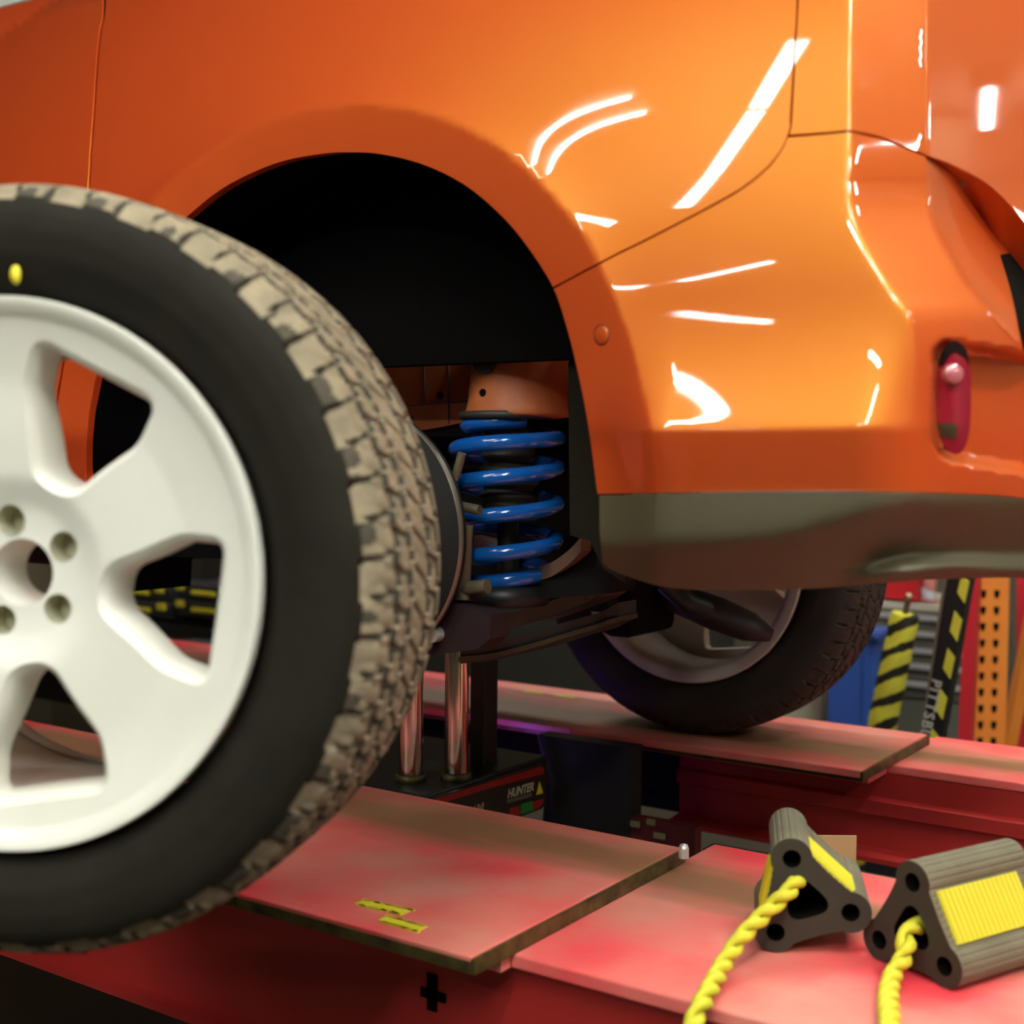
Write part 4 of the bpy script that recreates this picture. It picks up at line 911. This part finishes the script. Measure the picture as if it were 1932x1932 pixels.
# stacked organiser cases seen through the rim
Yo = 4.0; p = PY(320, 1170, Yo); s = px_m(p); zsh = p[2] - .012
SH = thing('olive_workbench', (p[0], Yo + .2, 0), 'olive workbench seen through the rim, under the black and yellow cases', 'workbench')
MB().box((p[0], Yo + .2, zsh - .02), (1.8, .5, .04)).build('bench_top', BLACK, SH)
MB().box((p[0], Yo + .22, (zsh - .04) / 2), (1.74, .42, zsh - .04)).build('bench_body', OLIVE, SH)
k = 1.45
def case(u0, u1, v0, v1, label):
    a, b = PY(u0, v1, Yo), PY(u1, v0, Yo); z0, z1_ = PY((u0 + u1) / 2, v1, Yo)[2], PY((u0 + u1) / 2, v0, Yo)[2]; t = thing('parts_case', ((a[0] + b[0]) / 2, Yo, z0), label, 'organizer case', 'black cases with yellow latches')
    W_ = b[0] - a[0]; cx_ = (a[0] + b[0]) / 2; H = z1_ - z0
    MB().box((cx_, Yo + .15, (z0 + z1_) / 2), (W_ * .96, .3, H * .94), bev=.004).build('case_body', CASE, t)
    MB().box((cx_, Yo - .004, z1_ - H * .12), (W_ * .96, .012, H * .16)).build('lid_edge', CASEL, t)
    for f in (.09, .86): MB().box((a[0] + W_ * f, Yo - .012, z1_ - H * .24), (W_ * .12, .016, H * .40), bev=.002).build('latch', YEL, t)
    MB().tube([(a[0] + W_ * .30, Yo - .012, z0 + H * .48), (a[0] + W_ * .68, Yo - .012, z0 + H * .48)], H * .15, 10).build('handle', YEL, t)
case(205, 322, 1100, 1132, 'upper left black case with yellow latches seen through the rim'); case(205, 326, 1132, 1164, 'lower left black case with yellow latches seen through the rim')
case(334, 446, 1103, 1135, 'upper right black case with yellow latches seen through the rim'); case(334, 446, 1135, 1167, 'lower right black case with yellow latches seen through the rim')
Yq = 3.4; a_ = PY(380, 1225, Yq)
CC = thing('parts_case', tuple(a_ * [1, 1, 1] + [0, 0, -.03]), 'low black case with yellow latches behind the far runway', 'organizer case', 'black cases with yellow latches')
MB().box(a_ + [0, .1, -.03], (.5, .2, .06), bev=.004).build('case_body', CASE, CC)
for u in (338, 428): MB().box(PY(u, 1226, Yq - .005), (.045, .02, .018), bev=.002).build('latch', YEL, CC)
ST = MB().box((a_[0], a_[1] + .12, (a_[2] - .06) / 2), (.6, .3, a_[2] - .061)).build('case_stand', OLIVE); tag(ST, 'low olive stand holding the lone case behind the far runway', 'stand')
# dark backing added to stand for the shaded depth behind the lift
DK = MB().box((-4.3, 5.6, 1.0), (3.2, .5, 2.0), bev=.01).build('dark_backdrop', mat('backdrop_dark', (.03, .027, .02), .6)); tag(DK, 'added dark cupboard against the back wall beyond the lift', 'backdrop')

# ------------------------------------------------------------------ room
def room(name, c, d, m): return struct(MB().box(c, d).build(name, m))
X0, X1, YN, YF, H = -9., 6., -9., 7., 3.9
YM = (YN + YF) / 2
room('floor', ((X0 + X1) / 2, YM, -.05), (X1 - X0, YF - YN, .1), FLOORM)
room('ceiling', ((X0 + X1) / 2, YM, H + .05), (X1 - X0, YF - YN, .1), CEILM)
room('wall_back', ((X0 + X1) / 2, YF + .05, H / 2), (X1 - X0, .1, H), WALLM)
room('wall_front', ((X0 + X1) / 2, YN - .05, H / 2), (X1 - X0, .1, H), WALLM)
room('wall_left', (X0 - .05, YM, H / 2), (.1, YF - YN, H), WALLM)
room('wall_right', (X1 + .05, YM, H / 2), (.1, YF - YN, H), WALLM)
struct(MB().box(((X0 + X1) / 2, YF - .01, .55), (X1 - X0, .02, 1.1)).build('trim_1', WALLD))

# ------------------------------------------------------------------ lamps
def fixture(c, d, L_=1.2, tubes=2, gap=.12, label='', up=None, tm=None):
    c = np.array(c, float); d = np.array(d, float); d /= np.linalg.norm(d); side = np.cross([0, 0, 1.], d); side /= np.linalg.norm(side); n = np.cross(d, side)
    t = thing('ceiling_light', tuple(c), label or 'out-of-view fluorescent ceiling fixture with bare tubes, set for paint streaks and fill light', 'ceiling light', 'fluorescent fixtures over the bay')
    MB().box(c + n * .05, (L_ + .06, gap * 2.2 if tubes > 1 else .07, .05), [d, side, n]).build('housing', FIXT, t)
    for k in range(tubes):
        o = (k - (tubes - 1) / 2) * gap; MB().tube([c + side * o - d * L_ / 2, c + side * o + d * L_ / 2], .019, 12).build('tube', tm or TUBE, t)
    return t
for (xa, ya), (xb, yb) in [((-1.21, -.22), (-1.50, -.93)), ((-1.53, -1.01), (-2.02, -2.08)), ((-2.06, -2.16), (-2.42, -2.88))]:
    fixture(((xa + xb) / 2, (ya + yb) / 2, 3.75), (xa - xb, ya - yb, 0), L_=math.hypot(xa - xb, ya - yb), gap=.046, tm=TUBED)
fixture((-2.13, -.62, 3.75), (1, 0, 0), L_=.26, gap=.24, tm=TUBED)
fixture((-3.2, -6.85, 3.75), (.75, .66, 0), L_=1.6, gap=.06, tm=TUBED)
fixture((.7, .3, 3.75), (0, 1, 0), tm=TUBED); fixture((1.7, -.4, 3.75), (0, 1, 0), tm=TUBED); fixture((.9, -2.2, 3.75), (0, 1, 0)); fixture((2.3, 3.6, 3.75), (1, .6, 0), L_=.45, tubes=1)  # the long ones are fill added to light the deck
fixture((.0, -.75, 3.75), (0, 1, 0)); fixture((-1.0, 3.6, 3.75), (1, 0, 0)); fixture((-.2, 3.1, 3.75), (1, 0, 0)); fixture((1.0, 1.3, 3.75), (0, 1, 0)); fixture((-.2, -3.6, 3.75), (1, 0, 0))  # unseen fill fixtures, added to brighten the deck and the background
fixture((3.9, 4.5, 3.75), (1, .3, 0), L_=.5, tubes=1); fixture((2.62, 6.4, 3.75), (.46, .72, 0), L_=.8, tubes=1); fixture((-3.5, 4.8, 3.75), (1, 0, 0)); fixture((3.6, .6, 3.75), (0, 1, 0))
pl = bpy.data.lights.new('violet_work_light', 'POINT'); pl.energy = .35; pl.color = (.30, .10, 1.0); pl.shadow_soft_size = .03
po = bpy.data.objects.new('violet_work_light', pl); COL.objects.link(po); po.location = (-1.72, 2.36, .84)
tag(po, 'violet work light low between the runways', 'lamp')
wd_ = bpy.data.worlds.new('world'); S.world = wd_; wd_.use_nodes = True
wd_.node_tree.nodes['Background'].inputs[0].default_value = (.6, .5, .35, 1); wd_.node_tree.nodes['Background'].inputs[1].default_value = .03
S.view_settings.view_transform = 'Standard'; S.view_settings.look = 'None'; S.view_settings.exposure = .48; S.view_settings.gamma = 1
S.render.film_transparent = False
try: S.cycles.use_denoising = True; S.cycles.max_bounces = 8; S.cycles.sample_clamp_indirect = 6
except Exception: pass
